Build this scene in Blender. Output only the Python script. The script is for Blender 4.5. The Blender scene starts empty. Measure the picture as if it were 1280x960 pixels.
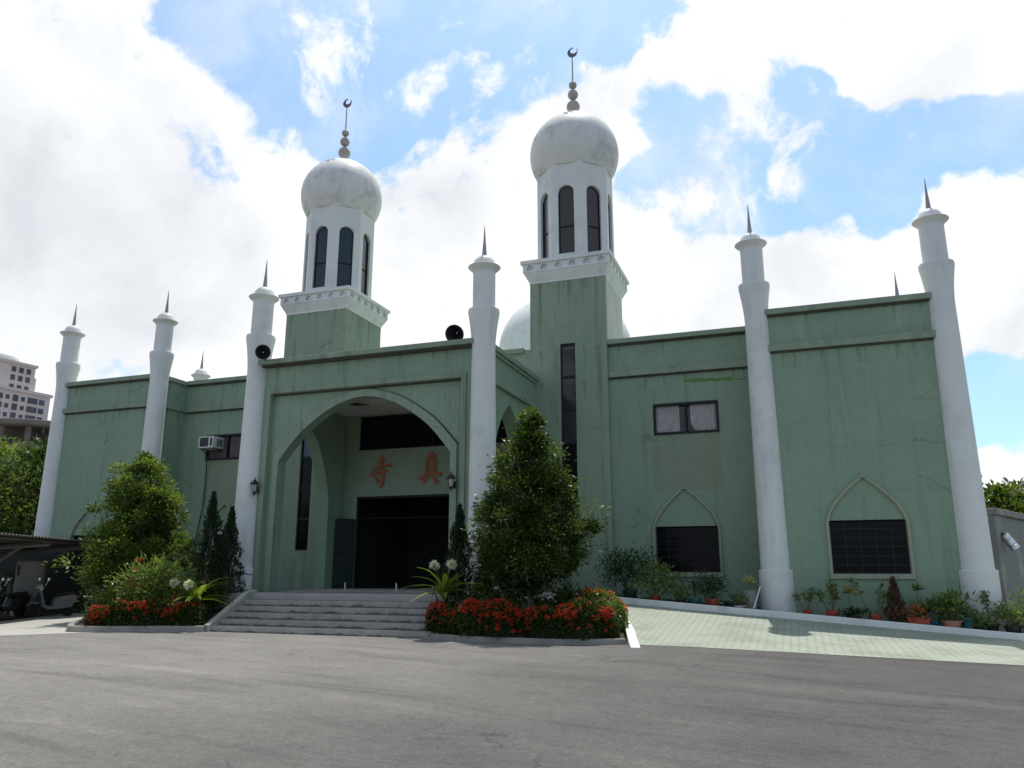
import bpy, bmesh, math, random
import numpy as np
from mathutils import Vector, Matrix
from mathutils.geometry import tessellate_polygon
R = math.radians
random.seed(7)
rng = np.random.default_rng(7)
scene = bpy.context.scene
COL = scene.collection

# ------------------------------------------------------------------ materials
def new_mat(name):
    m = bpy.data.materials.new(name); m.use_nodes = True
    nt = m.node_tree
    return m, nt, nt.nodes['Principled BSDF']

def node(nt, typ, props=None, **inp):
    n = nt.nodes.new(typ)
    for k, v in (props or {}).items(): setattr(n, k, v)
    for k, v in inp.items():
        s = n.inputs[int(k[1:])] if k[0] == 'i' and k[1:].isdigit() else n.inputs[k.replace('_', ' ')]
        if isinstance(v, bpy.types.NodeSocket): nt.links.new(v, s)
        else: s.default_value = v
    return n

def math_(nt, op, a, b=0.0, c=None, clamp=False):
    kw = {'i0': a, 'i1': b}
    if c is not None: kw['i2'] = c
    return node(nt, 'ShaderNodeMath', {'operation': op, 'use_clamp': clamp}, **kw).outputs[0]

def mixc(nt, fac, a, b, mode='MIX'):
    n = nt.nodes.new('ShaderNodeMix'); n.data_type = 'RGBA'; n.blend_type = mode
    for i, v in ((0, fac), (6, a), (7, b)):
        if isinstance(v, bpy.types.NodeSocket): nt.links.new(v, n.inputs[i])
        else: n.inputs[i].default_value = v if i == 0 else (*v, 1) if len(v) == 3 else v
    return n.outputs[2]

def mrange(nt, v, a, b, c=0.0, d=1.0, smooth=True):
    n = nt.nodes.new('ShaderNodeMapRange'); n.interpolation_type = 'SMOOTHSTEP' if smooth else 'LINEAR'
    nt.links.new(v, n.inputs[0])
    for i, x in enumerate((a, b, c, d)): n.inputs[i+1].default_value = x
    return n.outputs[0]

def position(nt):
    return nt.nodes.new('ShaderNodeNewGeometry').outputs['Position']

def noise(nt, vec, scale, detail=4.0, rough=.55, dist=0.0):
    return node(nt, 'ShaderNodeTexNoise', None, Vector=vec, Scale=scale, Detail=detail, Roughness=rough, Distortion=dist).outputs['Fac']

def bump(nt, bsdf, h, strength=.2, dist=.01):
    b = node(nt, 'ShaderNodeBump', None, Height=h, Strength=strength, Distance=dist)
    nt.links.new(b.outputs[0], bsdf.inputs['Normal'])

def plain(name, col, rough=.6, metal=0.0, spec=.5, var=.12, scale=6.0):
    m, nt, b = new_mat(name)
    n = noise(nt, position(nt), scale, 5)
    v = mrange(nt, n, .3, .7, 1-var, 1+var, False)
    c = node(nt, 'ShaderNodeVectorMath', {'operation': 'SCALE'}, i0=col, Scale=v)
    nt.links.new(c.outputs[0], b.inputs['Base Color'])
    b.inputs['Roughness'].default_value = rough; b.inputs['Metallic'].default_value = metal
    b.inputs['Specular IOR Level'].default_value = spec
    return m

def mat_tile_wall(name, col, patch=False, streak=.6):
    """painted small-tile facade: fine tile joints, rain streaks, blotches, cracks"""
    m, nt, b = new_mat(name)
    P = position(nt)
    s = node(nt, 'ShaderNodeSeparateXYZ', None, Vector=P)
    X, Y, Z = s.outputs
    u = math_(nt, 'ADD', X, Y)
    uv = node(nt, 'ShaderNodeCombineXYZ', None, X=u, Y=Z).outputs[0]
    br = node(nt, 'ShaderNodeTexBrick', None, Vector=uv, Scale=1.0, Mortar_Size=.006, Mortar_Smooth=.3,
              Brick_Width=.23, Row_Height=.07, Color1=(1, 1, 1, 1), Color2=(.95, .95, .95, 1), Mortar=(.87, .87, .87, 1))
    base = mixc(nt, 1.0, col, br.outputs['Color'], 'MULTIPLY')
    # large paint blotches
    n1 = noise(nt, P, .55, 5, .6)
    base = mixc(nt, mrange(nt, n1, .38, .68), base, mixc(nt, 1.0, base, (1.10, 1.06, 1.05), 'MULTIPLY'))
    n1b = noise(nt, P, 1.7, 6, .65)
    base = mixc(nt, mrange(nt, n1b, .5, .75, 0, .5), base, mixc(nt, 1.0, base, (.86, .86, .82), 'MULTIPLY'))
    # vertical streaks
    sv = node(nt, 'ShaderNodeCombineXYZ', None, X=math_(nt, 'MULTIPLY', u, 3.2), Y=math_(nt, 'MULTIPLY', Z, .22)).outputs[0]
    n2 = noise(nt, sv, 1.0, 6, .65)
    base = mixc(nt, mrange(nt, n2, .51, .70, 0, streak), base, mixc(nt, 1.0, base, (.62, .63, .56), 'MULTIPLY'))
    n3 = noise(nt, node(nt, 'ShaderNodeVectorMath', {'operation': 'ADD'}, i0=sv, i1=(17, 3, 0)).outputs[0], 1.3, 5, .6)
    base = mixc(nt, mrange(nt, n3, .55, .72, 0, streak*.45), base, (.46, .49, .45))
    # drip stains of random length below the two horizontal mouldings
    dv = node(nt, 'ShaderNodeCombineXYZ', None, X=math_(nt, 'MULTIPLY', u, 4.5), Y=math_(nt, 'MULTIPLY', Z, .12)).outputs[0]
    dn_ = noise(nt, dv, 1.0, 6, .7)
    for zl in (7.93, 9.08, 11.6):
        dd = math_(nt, 'SUBTRACT', zl, Z)
        ln = mrange(nt, dn_, .48, .74, .0, 1.7)
        dm = math_(nt, 'MULTIPLY', mrange(nt, math_(nt, 'SUBTRACT', ln, dd), 0, .55), mrange(nt, dd, -.01, .02))
        base = mixc(nt, math_(nt, 'MULTIPLY', dm, .75), base, mixc(nt, 1.0, base, (.60, .61, .54), 'MULTIPLY'))
    # slab joints / hairline cracks
    j = node(nt, 'ShaderNodeTexBrick', None, Vector=uv, Scale=1.0, Mortar_Size=.010, Mortar_Smooth=.2, Brick_Width=2.9,
             Row_Height=1.24, Color1=(0, 0, 0, 1), Color2=(0, 0, 0, 1), Mortar=(1, 1, 1, 1))
    jm = math_(nt, 'MULTIPLY', j.outputs['Fac'], mrange(nt, noise(nt, P, .9, 3), .50, .66, 0, .55))
    base = mixc(nt, jm, base, mixc(nt, 1.0, base, (.5, .5, .48), 'MULTIPLY'))
    wv = node(nt, 'ShaderNodeVectorMath', {'operation': 'ADD'}, i0=P,
              i1=node(nt, 'ShaderNodeVectorMath', {'operation': 'SCALE'}, i0=node(nt, 'ShaderNodeTexNoise', None, Vector=P, Scale=1.6, Detail=5.0).outputs['Color'], Scale=.45).outputs[0]).outputs[0]
    vo = node(nt, 'ShaderNodeTexVoronoi', {'feature': 'DISTANCE_TO_EDGE'}, Vector=wv, Scale=.55)
    cr = math_(nt, 'MULTIPLY', mrange(nt, vo.outputs['Distance'], .0, .012, 1, 0), mrange(nt, noise(nt, P, .42, 2), .55, .64, 0, .6))
    base = mixc(nt, cr, base, mixc(nt, 1.0, base, (.45, .45, .42), 'MULTIPLY'))
    if patch:
        # olive repaint under the upper windows (both wings) and a bright green repair stroke
        ax = math_(nt, 'ABSOLUTE', X)
        def box(v, lo, hi, e=.02):
            return math_(nt, 'MULTIPLY', mrange(nt, v, lo-e, lo+e), mrange(nt, v, hi-e, hi+e, 1, 0))
        wob = math_(nt, 'MULTIPLY', math_(nt, 'SUBTRACT', noise(nt, P, 1.4, 4), .5), .35)
        pm = math_(nt, 'MULTIPLY', box(ax, 7.95, 10.13, .04), box(math_(nt, 'ADD', Z, wob), 4.05, 5.89, .05))
        pm = math_(nt, 'MULTIPLY', pm, mrange(nt, noise(nt, P, 1.1, 5), .25, .6, .30, .62))
        base = mixc(nt, pm, base, mixc(nt, 1.0, (.262, .268, .192), br.outputs['Color'], 'MULTIPLY'))
        wob2 = math_(nt, 'MULTIPLY', math_(nt, 'SUBTRACT', noise(nt, P, 5.0, 5), .5), .16)
        zz = math_(nt, 'ADD', math_(nt, 'ADD', Z, wob2), math_(nt, 'MULTIPLY', math_(nt, 'SUBTRACT', X, 9.1), .04))
        gm = math_(nt, 'MULTIPLY', box(X, 9.08, 10.62, .03), box(zz, 7.565, 7.685, .012))
        gm2 = math_(nt, 'MULTIPLY', box(X, 10.6, 11.3, .05), box(zz, 7.60, 7.64, .012))
        base = mixc(nt, math_(nt, 'MAXIMUM', gm, gm2), base, (.120, .240, .062))
    nt.links.new(base, b.inputs['Base Color'])
    b.inputs['Roughness'].default_value = .62; b.inputs['Specular IOR Level'].default_value = .3
    hh = math_(nt, 'ADD', math_(nt, 'MULTIPLY', br.outputs['Fac'], -.6), math_(nt, 'MULTIPLY', noise(nt, P, 9, 4), .7))
    bump(nt, b, hh, .25, .008)
    return m

def mat_white(name, col=(.78, .79, .785), dirt_shade=.45, streak=1.0):
    m, nt, b = new_mat(name)
    P = position(nt)
    s = node(nt, 'ShaderNodeSeparateXYZ', None, Vector=P)
    sv = node(nt, 'ShaderNodeCombineXYZ', None, X=math_(nt, 'MULTIPLY', s.outputs[0], 2.6), Y=math_(nt, 'MULTIPLY', s.outputs[1], 2.6), Z=math_(nt, 'MULTIPLY', s.outputs[2], .3)).outputs[0]
    n = noise(nt, sv, 1.2, 7, .65)
    base = mixc(nt, mrange(nt, n, .50, .78, 0, dirt_shade*streak), col, (.40, .41, .38))
    n2 = noise(nt, P, 1.1, 6, .62)
    base = mixc(nt, mrange(nt, n2, .50, .68, 0, dirt_shade*.75), base, (.47, .47, .435))
    n4 = noise(nt, P, 7.0, 6, .7)
    base = mixc(nt, mrange(nt, n4, .60, .76, 0, dirt_shade*.7), base, (.42, .42, .40))
    nt.links.new(base, b.inputs['Base Color'])
    b.inputs['Roughness'].default_value = .55; b.inputs['Specular IOR Level'].default_value = .3
    bump(nt, b, noise(nt, P, 14, 5), .18, .01)
    return m

def mat_leaf(name, dark, light, gloss=.32, trans=.35):
    m, nt, b = new_mat(name)
    a = node(nt, 'ShaderNodeAttribute', {'attribute_name': 'tint'}).outputs['Fac']
    c = mixc(nt, a, dark, light)
    nt.links.new(c, b.inputs['Base Color'])
    b.inputs['Roughness'].default_value = gloss; b.inputs['Specular IOR Level'].default_value = .32
    tr = nt.nodes.new('ShaderNodeBsdfTranslucent')
    nt.links.new(mixc(nt, 1.0, c, (1.5, 1.75, .75), 'MULTIPLY'), tr.inputs['Color'])
    mx = nt.nodes.new('ShaderNodeMixShader'); mx.inputs[0].default_value = trans
    nt.links.new(b.outputs[0], mx.inputs[1]); nt.links.new(tr.outputs[0], mx.inputs[2])
    nt.links.new(mx.outputs[0], nt.nodes['Material Output'].inputs['Surface'])
    return m

def mat_glass_dark(name, col=(.006, .006, .009), rough=.15, spec=.14):
    return plain(name, col, rough, 0, spec, .1, 2.0)

def mat_asphalt():
    m, nt, b = new_mat('asphalt')
    P = position(nt)
    s = node(nt, 'ShaderNodeSeparateXYZ', None, Vector=P)
    n1 = noise(nt, P, .16, 5, .6, .4)
    n2 = noise(nt, P, .8, 8, .68, .3)
    n3 = noise(nt, P, 55, 3, .8)
    n4 = noise(nt, P, 7.0, 8, .75)
    # paler surface towards the left of the yard
    pale = mrange(nt, math_(nt, 'ADD', math_(nt, 'SUBTRACT', s.outputs[0], math_(nt, 'MULTIPLY', s.outputs[1], .25)), math_(nt, 'MULTIPLY', n1, 9.0)), 7, 21, 1, 0)
    c = mixc(nt, pale, (.104, .101, .097), (.236, .227, .212))
    c = mixc(nt, mrange(nt, n2, .42, .62, 0, .45), c, mixc(nt, 1.0, c, (.78, .78, .78), 'MULTIPLY'))
    # tyre-worn bands sweeping across the yard
    sv = node(nt, 'ShaderNodeCombineXYZ', None, X=math_(nt, 'MULTIPLY', s.outputs[0], .16), Y=math_(nt, 'ADD', s.outputs[1], math_(nt, 'MULTIPLY', s.outputs[0], .22))).outputs[0]
    n5 = noise(nt, sv, 1.3, 8, .66, .5)
    c = mixc(nt, mrange(nt, n5, .52, .66, 0, .7), c, mixc(nt, 1.0, c, (.70, .70, .70), 'MULTIPLY'))
    c = mixc(nt, mrange(nt, n5, .47, .36, 0, .7), c, mixc(nt, 1.0, c, (1.25, 1.24, 1.22), 'MULTIPLY'))
    # oil drips and small patches
    vo2 = node(nt, 'ShaderNodeTexVoronoi', None, Vector=P, Scale=.8)
    c = mixc(nt, math_(nt, 'MULTIPLY', mrange(nt, math_(nt, 'ADD', vo2.outputs['Distance'], math_(nt, 'MULTIPLY', n4, .16)), .10, .20, 1, 0), mrange(nt, n2, .44, .58, 0, .55)), c, (.045, .044, .043))
    # stone grain at two sizes
    c = mixc(nt, mrange(nt, n4, .42, .66, 0, .6), c, mixc(nt, 1.0, c, (.76, .76, .75), 'MULTIPLY'))
    vg = node(nt, 'ShaderNodeTexVoronoi', None, Vector=P, Scale=38.0)
    gsep = node(nt, 'ShaderNodeSeparateColor', None, Color=vg.outputs['Color']).outputs[0]
    c = mixc(nt, mrange(nt, gsep, .55, 1.0, 0, .24), c, mixc(nt, 1.0, c, (1.75, 1.72, 1.66), 'MULTIPLY'))
    c = mixc(nt, mrange(nt, gsep, .42, .0, 0, .28), c, mixc(nt, 1.0, c, (.52, .52, .52), 'MULTIPLY'))
    # cracks
    wv = node(nt, 'ShaderNodeVectorMath', {'operation': 'ADD'}, i0=P,
              i1=node(nt, 'ShaderNodeVectorMath', {'operation': 'SCALE'}, i0=node(nt, 'ShaderNodeTexNoise', None, Vector=P, Scale=1.6, Detail=8.0).outputs['Color'], Scale=1.1).outputs[0]).outputs[0]
    vo = node(nt, 'ShaderNodeTexVoronoi', {'feature': 'DISTANCE_TO_EDGE'}, Vector=wv, Scale=.20)
    ck = math_(nt, 'MULTIPLY', mrange(nt, vo.outputs['Distance'], 0, .0045, 1, 0), mrange(nt, n1, .48, .56, 0, .6))
    c = mixc(nt, ck, c, (.035, .035, .035))
    nt.links.new(c, b.inputs['Base Color'])
    b.inputs['Roughness'].default_value = .9; b.inputs['Specular IOR Level'].default_value = .2
    bump(nt, b, math_(nt, 'ADD', math_(nt, 'ADD', gsep, n3), math_(nt, 'MULTIPLY', n4, 1.5)), .35, .010)
    return m

def mat_concrete(name, col, dirt_shade=.5, spots=0.0):
    m, nt, b = new_mat(name)
    P = position(nt)
    n1 = noise(nt, P, 1.3, 7, .65); n2 = noise(nt, P, 11, 6, .7)
    c = mixc(nt, mrange(nt, n1, .42, .72, 0, dirt_shade), col, tuple(x*.5 for x in col))
    c = mixc(nt, mrange(nt, n2, .45, .75, 0, dirt_shade*.6), c, mixc(nt, 1.0, c, (.7, .7, .68), 'MULTIPLY'))
    if spots:
        vo = node(nt, 'ShaderNodeTexVoronoi', None, Vector=P, Scale=1.5)
        c = mixc(nt, mrange(nt, vo.outputs['Distance'], .12, .32, spots, 0), c, tuple(x*.33 for x in col))
    nt.links.new(c, b.inputs['Base Color'])
    b.inputs['Roughness'].default_value = .85; b.inputs['Specular IOR Level'].default_value = .25
    bump(nt, b, n2, .3, .01)
    return m

def mat_steps():
    """worn grey stone with grime gathered in the joint at the foot of each riser"""
    m, nt, b = new_mat('grey_stone_steps')
    P = position(nt)
    s = node(nt, 'ShaderNodeSeparateXYZ', None, Vector=P)
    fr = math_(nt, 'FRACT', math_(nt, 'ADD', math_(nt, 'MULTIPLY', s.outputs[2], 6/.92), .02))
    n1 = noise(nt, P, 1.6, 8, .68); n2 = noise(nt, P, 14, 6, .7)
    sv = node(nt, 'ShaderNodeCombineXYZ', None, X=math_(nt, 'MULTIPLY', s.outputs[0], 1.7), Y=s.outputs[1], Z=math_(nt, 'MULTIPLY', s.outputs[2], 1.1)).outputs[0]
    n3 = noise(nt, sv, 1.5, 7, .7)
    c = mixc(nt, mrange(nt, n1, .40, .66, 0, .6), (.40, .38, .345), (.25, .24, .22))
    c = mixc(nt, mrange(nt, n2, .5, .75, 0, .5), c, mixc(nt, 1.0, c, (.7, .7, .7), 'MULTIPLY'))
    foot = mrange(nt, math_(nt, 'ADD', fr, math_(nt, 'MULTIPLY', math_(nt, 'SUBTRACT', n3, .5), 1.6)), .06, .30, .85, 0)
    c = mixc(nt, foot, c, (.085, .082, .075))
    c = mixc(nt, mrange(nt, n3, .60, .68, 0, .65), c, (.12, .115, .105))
    nt.links.new(c, b.inputs['Base Color'])
    b.inputs['Roughness'].default_value = .85; b.inputs['Specular IOR Level'].default_value = .25
    bump(nt, b, n2, .3, .01)
    return m

def mat_ramp():
    m, nt, b = new_mat('ramp_tiles')
    P = position(nt)
    s = node(nt, 'ShaderNodeSeparateXYZ', None, Vector=P)
    uv = node(nt, 'ShaderNodeCombineXYZ', None, X=s.outputs[1], Y=s.outputs[0]).outputs[0]
    br = node(nt, 'ShaderNodeTexBrick', None, Vector=uv, Scale=1.0, Mortar_Size=.022, Mortar_Smooth=.25, Brick_Width=.60, Row_Height=.165,
              Color1=(.385, .42, .345, 1), Color2=(.36, .40, .33, 1), Mortar=(.325, .357, .295, 1), Bias=-.1)
    n1 = noise(nt, P, .8, 6, .65); n2 = noise(nt, P, 5, 6, .7)
    c = mixc(nt, mrange(nt, n1, .44, .64, 0, .8), br.outputs['Color'], mixc(nt, 1.0, br.outputs['Color'], (.76, .78, .74), 'MULTIPLY'))
    c = mixc(nt, mrange(nt, n2, .5, .75, 0, .5), c, mixc(nt, 1.0, c, (.8, .8, .78), 'MULTIPLY'))
    nt.links.new(c, b.inputs['Base Color'])
    b.inputs['Roughness'].default_value = .7; b.inputs['Specular IOR Level'].default_value = .3
    bump(nt, b, math_(nt, 'MULTIPLY', br.outputs['Fac'], -1.0), .4, .006)
    return m

GREEN = (.252, .356, .258)
M = dict(
    green=mat_tile_wall('green_tile_paint', GREEN, False, .42),
    green_patch=mat_tile_wall('green_tile_paint_patched', GREEN, True, .42),
    window_trim=mat_tile_wall('beige_green_window_trim', (.330, .355, .265), False, .6),
    green_in=mat_tile_wall('green_porch_paint', (.300, .385, .290), False, .25),
    trim=mat_tile_wall('green_trim_paint', (.262, .335, .250), False, .9),
    tower=mat_tile_wall('green_tower_paint', (.272, .350, .262), False, .8),
    flank=mat_white('streaked_white_render', (.50, .53, .47), 1.0),
    dirt_shade=mat_concrete('dirt_shade_paint', (.085, .085, .065), .6),  # dark paint for shadow lines, partly grime, below copings and mouldings
    white=mat_white('white_paint', (.75, .752, .735), .40),
    white_dome=mat_white('weathered_white_dome', (.74, .74, .715), .95, .5),
    white_cornice=mat_white('white_cornice_paint', (.76, .77, .76), .5),
    pale_dome=mat_white('pale_hall_dome', (.84, .855, .83), .55),
    spike=plain('grey_metal_spike', (.34, .34, .35), .4, .5),
    finial=mat_white('weathered_finial', (.40, .36, .34), .9),
    finial_dark=plain('dark_metal_crescent', (.16, .14, .16), .45, .5),
    glass=mat_glass_dark('dark_window_glass'),
    glass_blue=mat_glass_dark('blue_tinted_glass', (.010, .011, .020), .14, .2),
    glass_grey=mat_glass_dark('grey_tower_glass', (.022, .024, .034), .10, .6),
    frame=plain('dark_window_frame', (.014, .014, .014), .5, 0, .3),
    grille=plain('window_grille', (.022, .022, .022), .5),
    curtain=plain('grey_curtain', (.56, .54, .55), .9),
    curtain_dark=plain('mauve_curtain', (.20, .17, .18), .9),
    dark=plain('dark_interior', (.035, .033, .032), .9),
    ceiling=mat_concrete('porch_ceiling_paint', (.74, .72, .68), .45),
    red_sign=plain('red_orange_lettering', (.44, .120, .052), .5),
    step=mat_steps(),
    platform=mat_concrete('platform_stone', (.40, .385, .355), .4),
    kerb=mat_concrete('white_kerb_paint', (.84, .83, .80), .30, .2),
    cheek=mat_concrete('stained_pale_cheek_wall', (.46, .45, .415), .6),
    kerb_old=mat_concrete('weathered_grey_kerb', (.33, .315, .28), .6),
    asphalt=mat_asphalt(), ramp=mat_ramp(),
    apron=mat_concrete('pale_concrete_apron', (.46, .455, .41), .25),
    soil=mat_concrete('garden_soil_and_carport_shade', (.055, .043, .030), .6),
    roof=mat_concrete('flat_roof_screed', (.33, .33, .31), .4),
    black=plain('black_painted_metal', (.014, .014, .016), .4),
    horn=plain('black_horn_enamel', (.020, .021, .026), .35),
    lamp_glass=plain('frosted_lamp_glass', (.55, .57, .55), .25),
    ac=plain('off_white_casing', (.66, .66, .63), .5),
    ac_dark=plain('ac_grille', (.055, .058, .06), .6),
    door=plain('dark_green_door', (.012, .022, .017), .5, 0, .25),
    bark=mat_concrete('bark', (.16, .125, .09), .6),
    bark_pale=mat_concrete('pale_bark', (.26, .235, .19), .5),
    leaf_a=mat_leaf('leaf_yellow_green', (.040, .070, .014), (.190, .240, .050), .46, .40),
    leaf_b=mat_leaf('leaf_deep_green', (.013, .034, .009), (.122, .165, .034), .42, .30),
    leaf_cyp=mat_leaf('leaf_cypress', (.010, .024, .010), (.032, .056, .020), .6, .15),
    leaf_hedge=mat_leaf('leaf_hedge', (.018, .034, .010), (.080, .110, .020), .35, .25),
    leaf_bush=mat_leaf('leaf_glossy_bush', (.050, .085, .022), (.230, .280, .080), .35, .40),
    leaf_lily=mat_leaf('leaf_lily', (.110, .170, .025), (.290, .350, .070), .35, .35),
    leaf_cyc=mat_leaf('leaf_fern', (.018, .048, .016), (.060, .105, .030), .35, .2),
    leaf_tree=mat_leaf('leaf_far_tree', (.035, .060, .012), (.150, .200, .035), .4, .3),
    leaf_pot=mat_leaf('leaf_pot', (.055, .100, .025), (.230, .290, .085), .35, .3),
    leaf_pot_dark=mat_leaf('leaf_pot_dark', (.014, .038, .014), (.050, .085, .025), .4, .2),
    leaf_croton=mat_leaf('leaf_croton', (.22, .20, .05), (.60, .52, .24), .4, .3),
    leaf_orange=mat_leaf('leaf_orange', (.30, .07, .02), (.46, .20, .05), .4, .3),
    leaf_brown=mat_leaf('leaf_withered', (.075, .042, .026), (.16, .095, .058), .7, .15),
    bloom=mat_leaf('red_bloom', (.34, .016, .010), (.60, .075, .018), .5, .2),
    bloom_orange=mat_leaf('orange_bloom', (.62, .10, .02), (.80, .22, .05), .5, .2),
    bloom_white=mat_leaf('white_bloom', (.66, .66, .58), (.84, .84, .78), .5, .25),
    terracotta=plain('terracotta', (.46, .085, .050), .7),
    terracotta_pale=plain('pale_terracotta', (.50, .235, .175), .7),
    pot_blue=plain('blue_plastic', (.035, .16, .36), .4),
    pot_teal=plain('teal_plastic', (.040, .17, .18), .4),
    pot_dark=plain('dark_plastic', (.030, .038, .036), .5),
    pot_grey=mat_concrete('grey_pot', (.30, .30, .29), .5),
    pot_white=mat_concrete('white_pot', (.55, .56, .53), .4),
    carport=plain('weathered_roof_sheet', (.075, .068, .060), .6),
    carport_post=mat_concrete('carport_concrete', (.20, .19, .18), .4),
    pillar=mat_concrete('pale_round_pillar', (.36, .35, .33), .35),
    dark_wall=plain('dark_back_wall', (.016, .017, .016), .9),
    grey_wall=mat_white('grey_side_wall', (.205, .215, .20), .6),
    silver=plain('polished_steel', (.70, .70, .70), .22, .9),
    tower_far=plain('pinkish_grey_apartment_wall', (.60, .53, .505), .8, 0, .2, .06, .1),
    win_far=plain('apartment_glass', (.055, .06, .09), .2, 0, .5, .5, .3),
    win_frame_far=plain('apartment_window_frame', (.34, .30, .29), .7),
    pav=mat_concrete('weathered_pavilion_concrete', (.21, .185, .165), .5),
    scooter_w=plain('pale_scooter_paint', (.20, .20, .20), .3),
    scooter_k=plain('black_scooter_paint', (.018, .018, .02), .28),
    scooter_r=plain('red_tail_light', (.38, .02, .02), .25),
    tyre=plain('tyre_rubber', (.016, .016, .016), .8),
)

# ------------------------------------------------------------------ mesh helpers
class MB:
    def __init__(s): s.v = []; s.f = []
    def add(s, vs, fs):
        o = len(s.v); s.v += [tuple(p) for p in vs]; s.f += [tuple(i+o for i in f) for f in fs]; return s
    def box(s, x0, x1, y0, y1, z0, z1):
        vs = [(x, y, z) for z in (z0, z1) for y in (y0, y1) for x in (x0, x1)]
        return s.add(vs, [(0, 2, 3, 1), (4, 5, 7, 6), (0, 1, 5, 4), (2, 6, 7, 3), (0, 4, 6, 2), (1, 3, 7, 5)])
    def obox(s, c, ax, ay, az):
        c, ax, ay, az = (Vector(q) for q in (c, ax, ay, az))
        vs = [c + i*ax + j*ay + k*az for k in (-1, 1) for j in (-1, 1) for i in (-1, 1)]
        return s.add(vs, [(0, 2, 3, 1), (4, 5, 7, 6), (0, 1, 5, 4), (2, 6, 7, 3), (0, 4, 6, 2), (1, 3, 7, 5)])
    def slab(s, outer, holes, a, b, axis='y'):
        """polygon with holes, extruded between a and b along the axis"""
        mp = {'y': lambda p, d: (p[0], d, p[1]), 'x': lambda p, d: (d, p[0], p[1]), 'z': lambda p, d: (p[0], p[1], d)}[axis]
        loops = [outer] + list(holes)
        tris = tessellate_polygon([[Vector((p[0], p[1], 0)) for p in l] for l in loops])
        flat = [p for l in loops for p in l]; n = len(flat)
        vs = [mp(p, a) for p in flat] + [mp(p, b) for p in flat]
        fs = [tuple(t) for t in tris] + [tuple(i+n for i in reversed(t)) for t in tris]
        o = 0
        for l in loops:
            k = len(l)
            for i in range(k):
                j = (i+1) % k; fs.append((o+i, o+j, o+j+n, o+i+n))
            o += k
        return s.add(vs, fs)
    def lathe(s, prof, c=(0, 0, 0), n=32, axis=None):
        vs = []; fs = []; m = len(prof)
        Mx = Matrix.Identity(3)
        if axis is not None: Mx = Vector((0, 0, 1)).rotation_difference(Vector(axis)).to_matrix()
        for r, z in prof:
            for k in range(n):
                a = 2*math.pi*k/n
                vs.append(Vector(c) + Mx @ Vector((r*math.cos(a), r*math.sin(a), z)))
        for i in range(m-1):
            for k in range(n):
                l = (k+1) % n
                fs.append((i*n+k, i*n+l, (i+1)*n+l, (i+1)*n+k))
        if prof[0][0] > 1e-6: fs.append(tuple(range(n-1, -1, -1)))
        if prof[-1][0] > 1e-6: fs.append(tuple((m-1)*n+k for k in range(n)))
        return s.add(vs, fs)
    def tube(s, pts, rad, n=8):
        pts = [Vector(p) for p in pts]; vs = []; fs = []; m = len(pts)
        if not hasattr(rad, '__len__'): rad = [rad]*m
        for i, p in enumerate(pts):
            t = (pts[min(i+1, m-1)] - pts[max(i-1, 0)]).normalized()
            u = t.cross(Vector((0, 0, 1)) if abs(t.z) < .95 else Vector((1, 0, 0))).normalized(); w = t.cross(u)
            for k in range(n):
                a = 2*math.pi*k/n; vs.append(p + rad[i]*(math.cos(a)*u + math.sin(a)*w))
        for i in range(m-1):
            for k in range(n):
                l = (k+1) % n; fs.append((i*n+k, i*n+l, (i+1)*n+l, (i+1)*n+k))
        fs.append(tuple(range(n-1, -1, -1))); fs.append(tuple((m-1)*n+k for k in range(n)))
        return s.add(vs, fs)
    def build(s, name, mat, parent=None, loc=None, smooth=True, bevel=0, clean=True):
        me = bpy.data.meshes.new(name); me.from_pydata(s.v, [], s.f)
        bm = bmesh.new(); bm.from_mesh(me)
        if clean:
            bmesh.ops.remove_doubles(bm, verts=bm.verts, dist=1e-5)
            bmesh.ops.recalc_face_normals(bm, faces=bm.faces)
        bm.to_mesh(me); bm.free()
        if smooth:
            me.polygons.foreach_set('use_smooth', [True]*len(me.polygons)); me.set_sharp_from_angle(angle=R(24))
        return link(name, me, mat, parent, loc, bevel)

def link(name, me, mat, parent=None, loc=None, bevel=0):
    o = bpy.data.objects.new(name, me); COL.objects.link(o)
    for m in (mat if isinstance(mat, (list, tuple)) else [mat]): me.materials.append(m)
    if parent: o.parent = parent
    if loc is not None: o.location = loc
    if bevel:
        b = o.modifiers.new('bevel', 'BEVEL'); b.width = bevel; b.segments = 2; b.limit_method = 'ANGLE'; b.angle_limit = R(40)
    return o

def tag(o, label=None, cat=None, group=None, kind=None):
    if label: o['label'] = label
    if cat: o['category'] = cat
    if group: o['group'] = group
    if kind: o['kind'] = kind
    return o

def empty(name, loc, label, cat, group=None, rz=0):
    o = bpy.data.objects.new(name, None); COL.objects.link(o); o.location = loc; o.rotation_euler = (0, 0, rz)
    o.empty_display_size = .2
    return tag(o, label, cat, group)

def copy_tree(o, parent=None):
    c = o.copy(); COL.objects.link(c); c.parent = parent
    for ch in list(o.children): copy_tree(ch, c)
    return c

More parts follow.
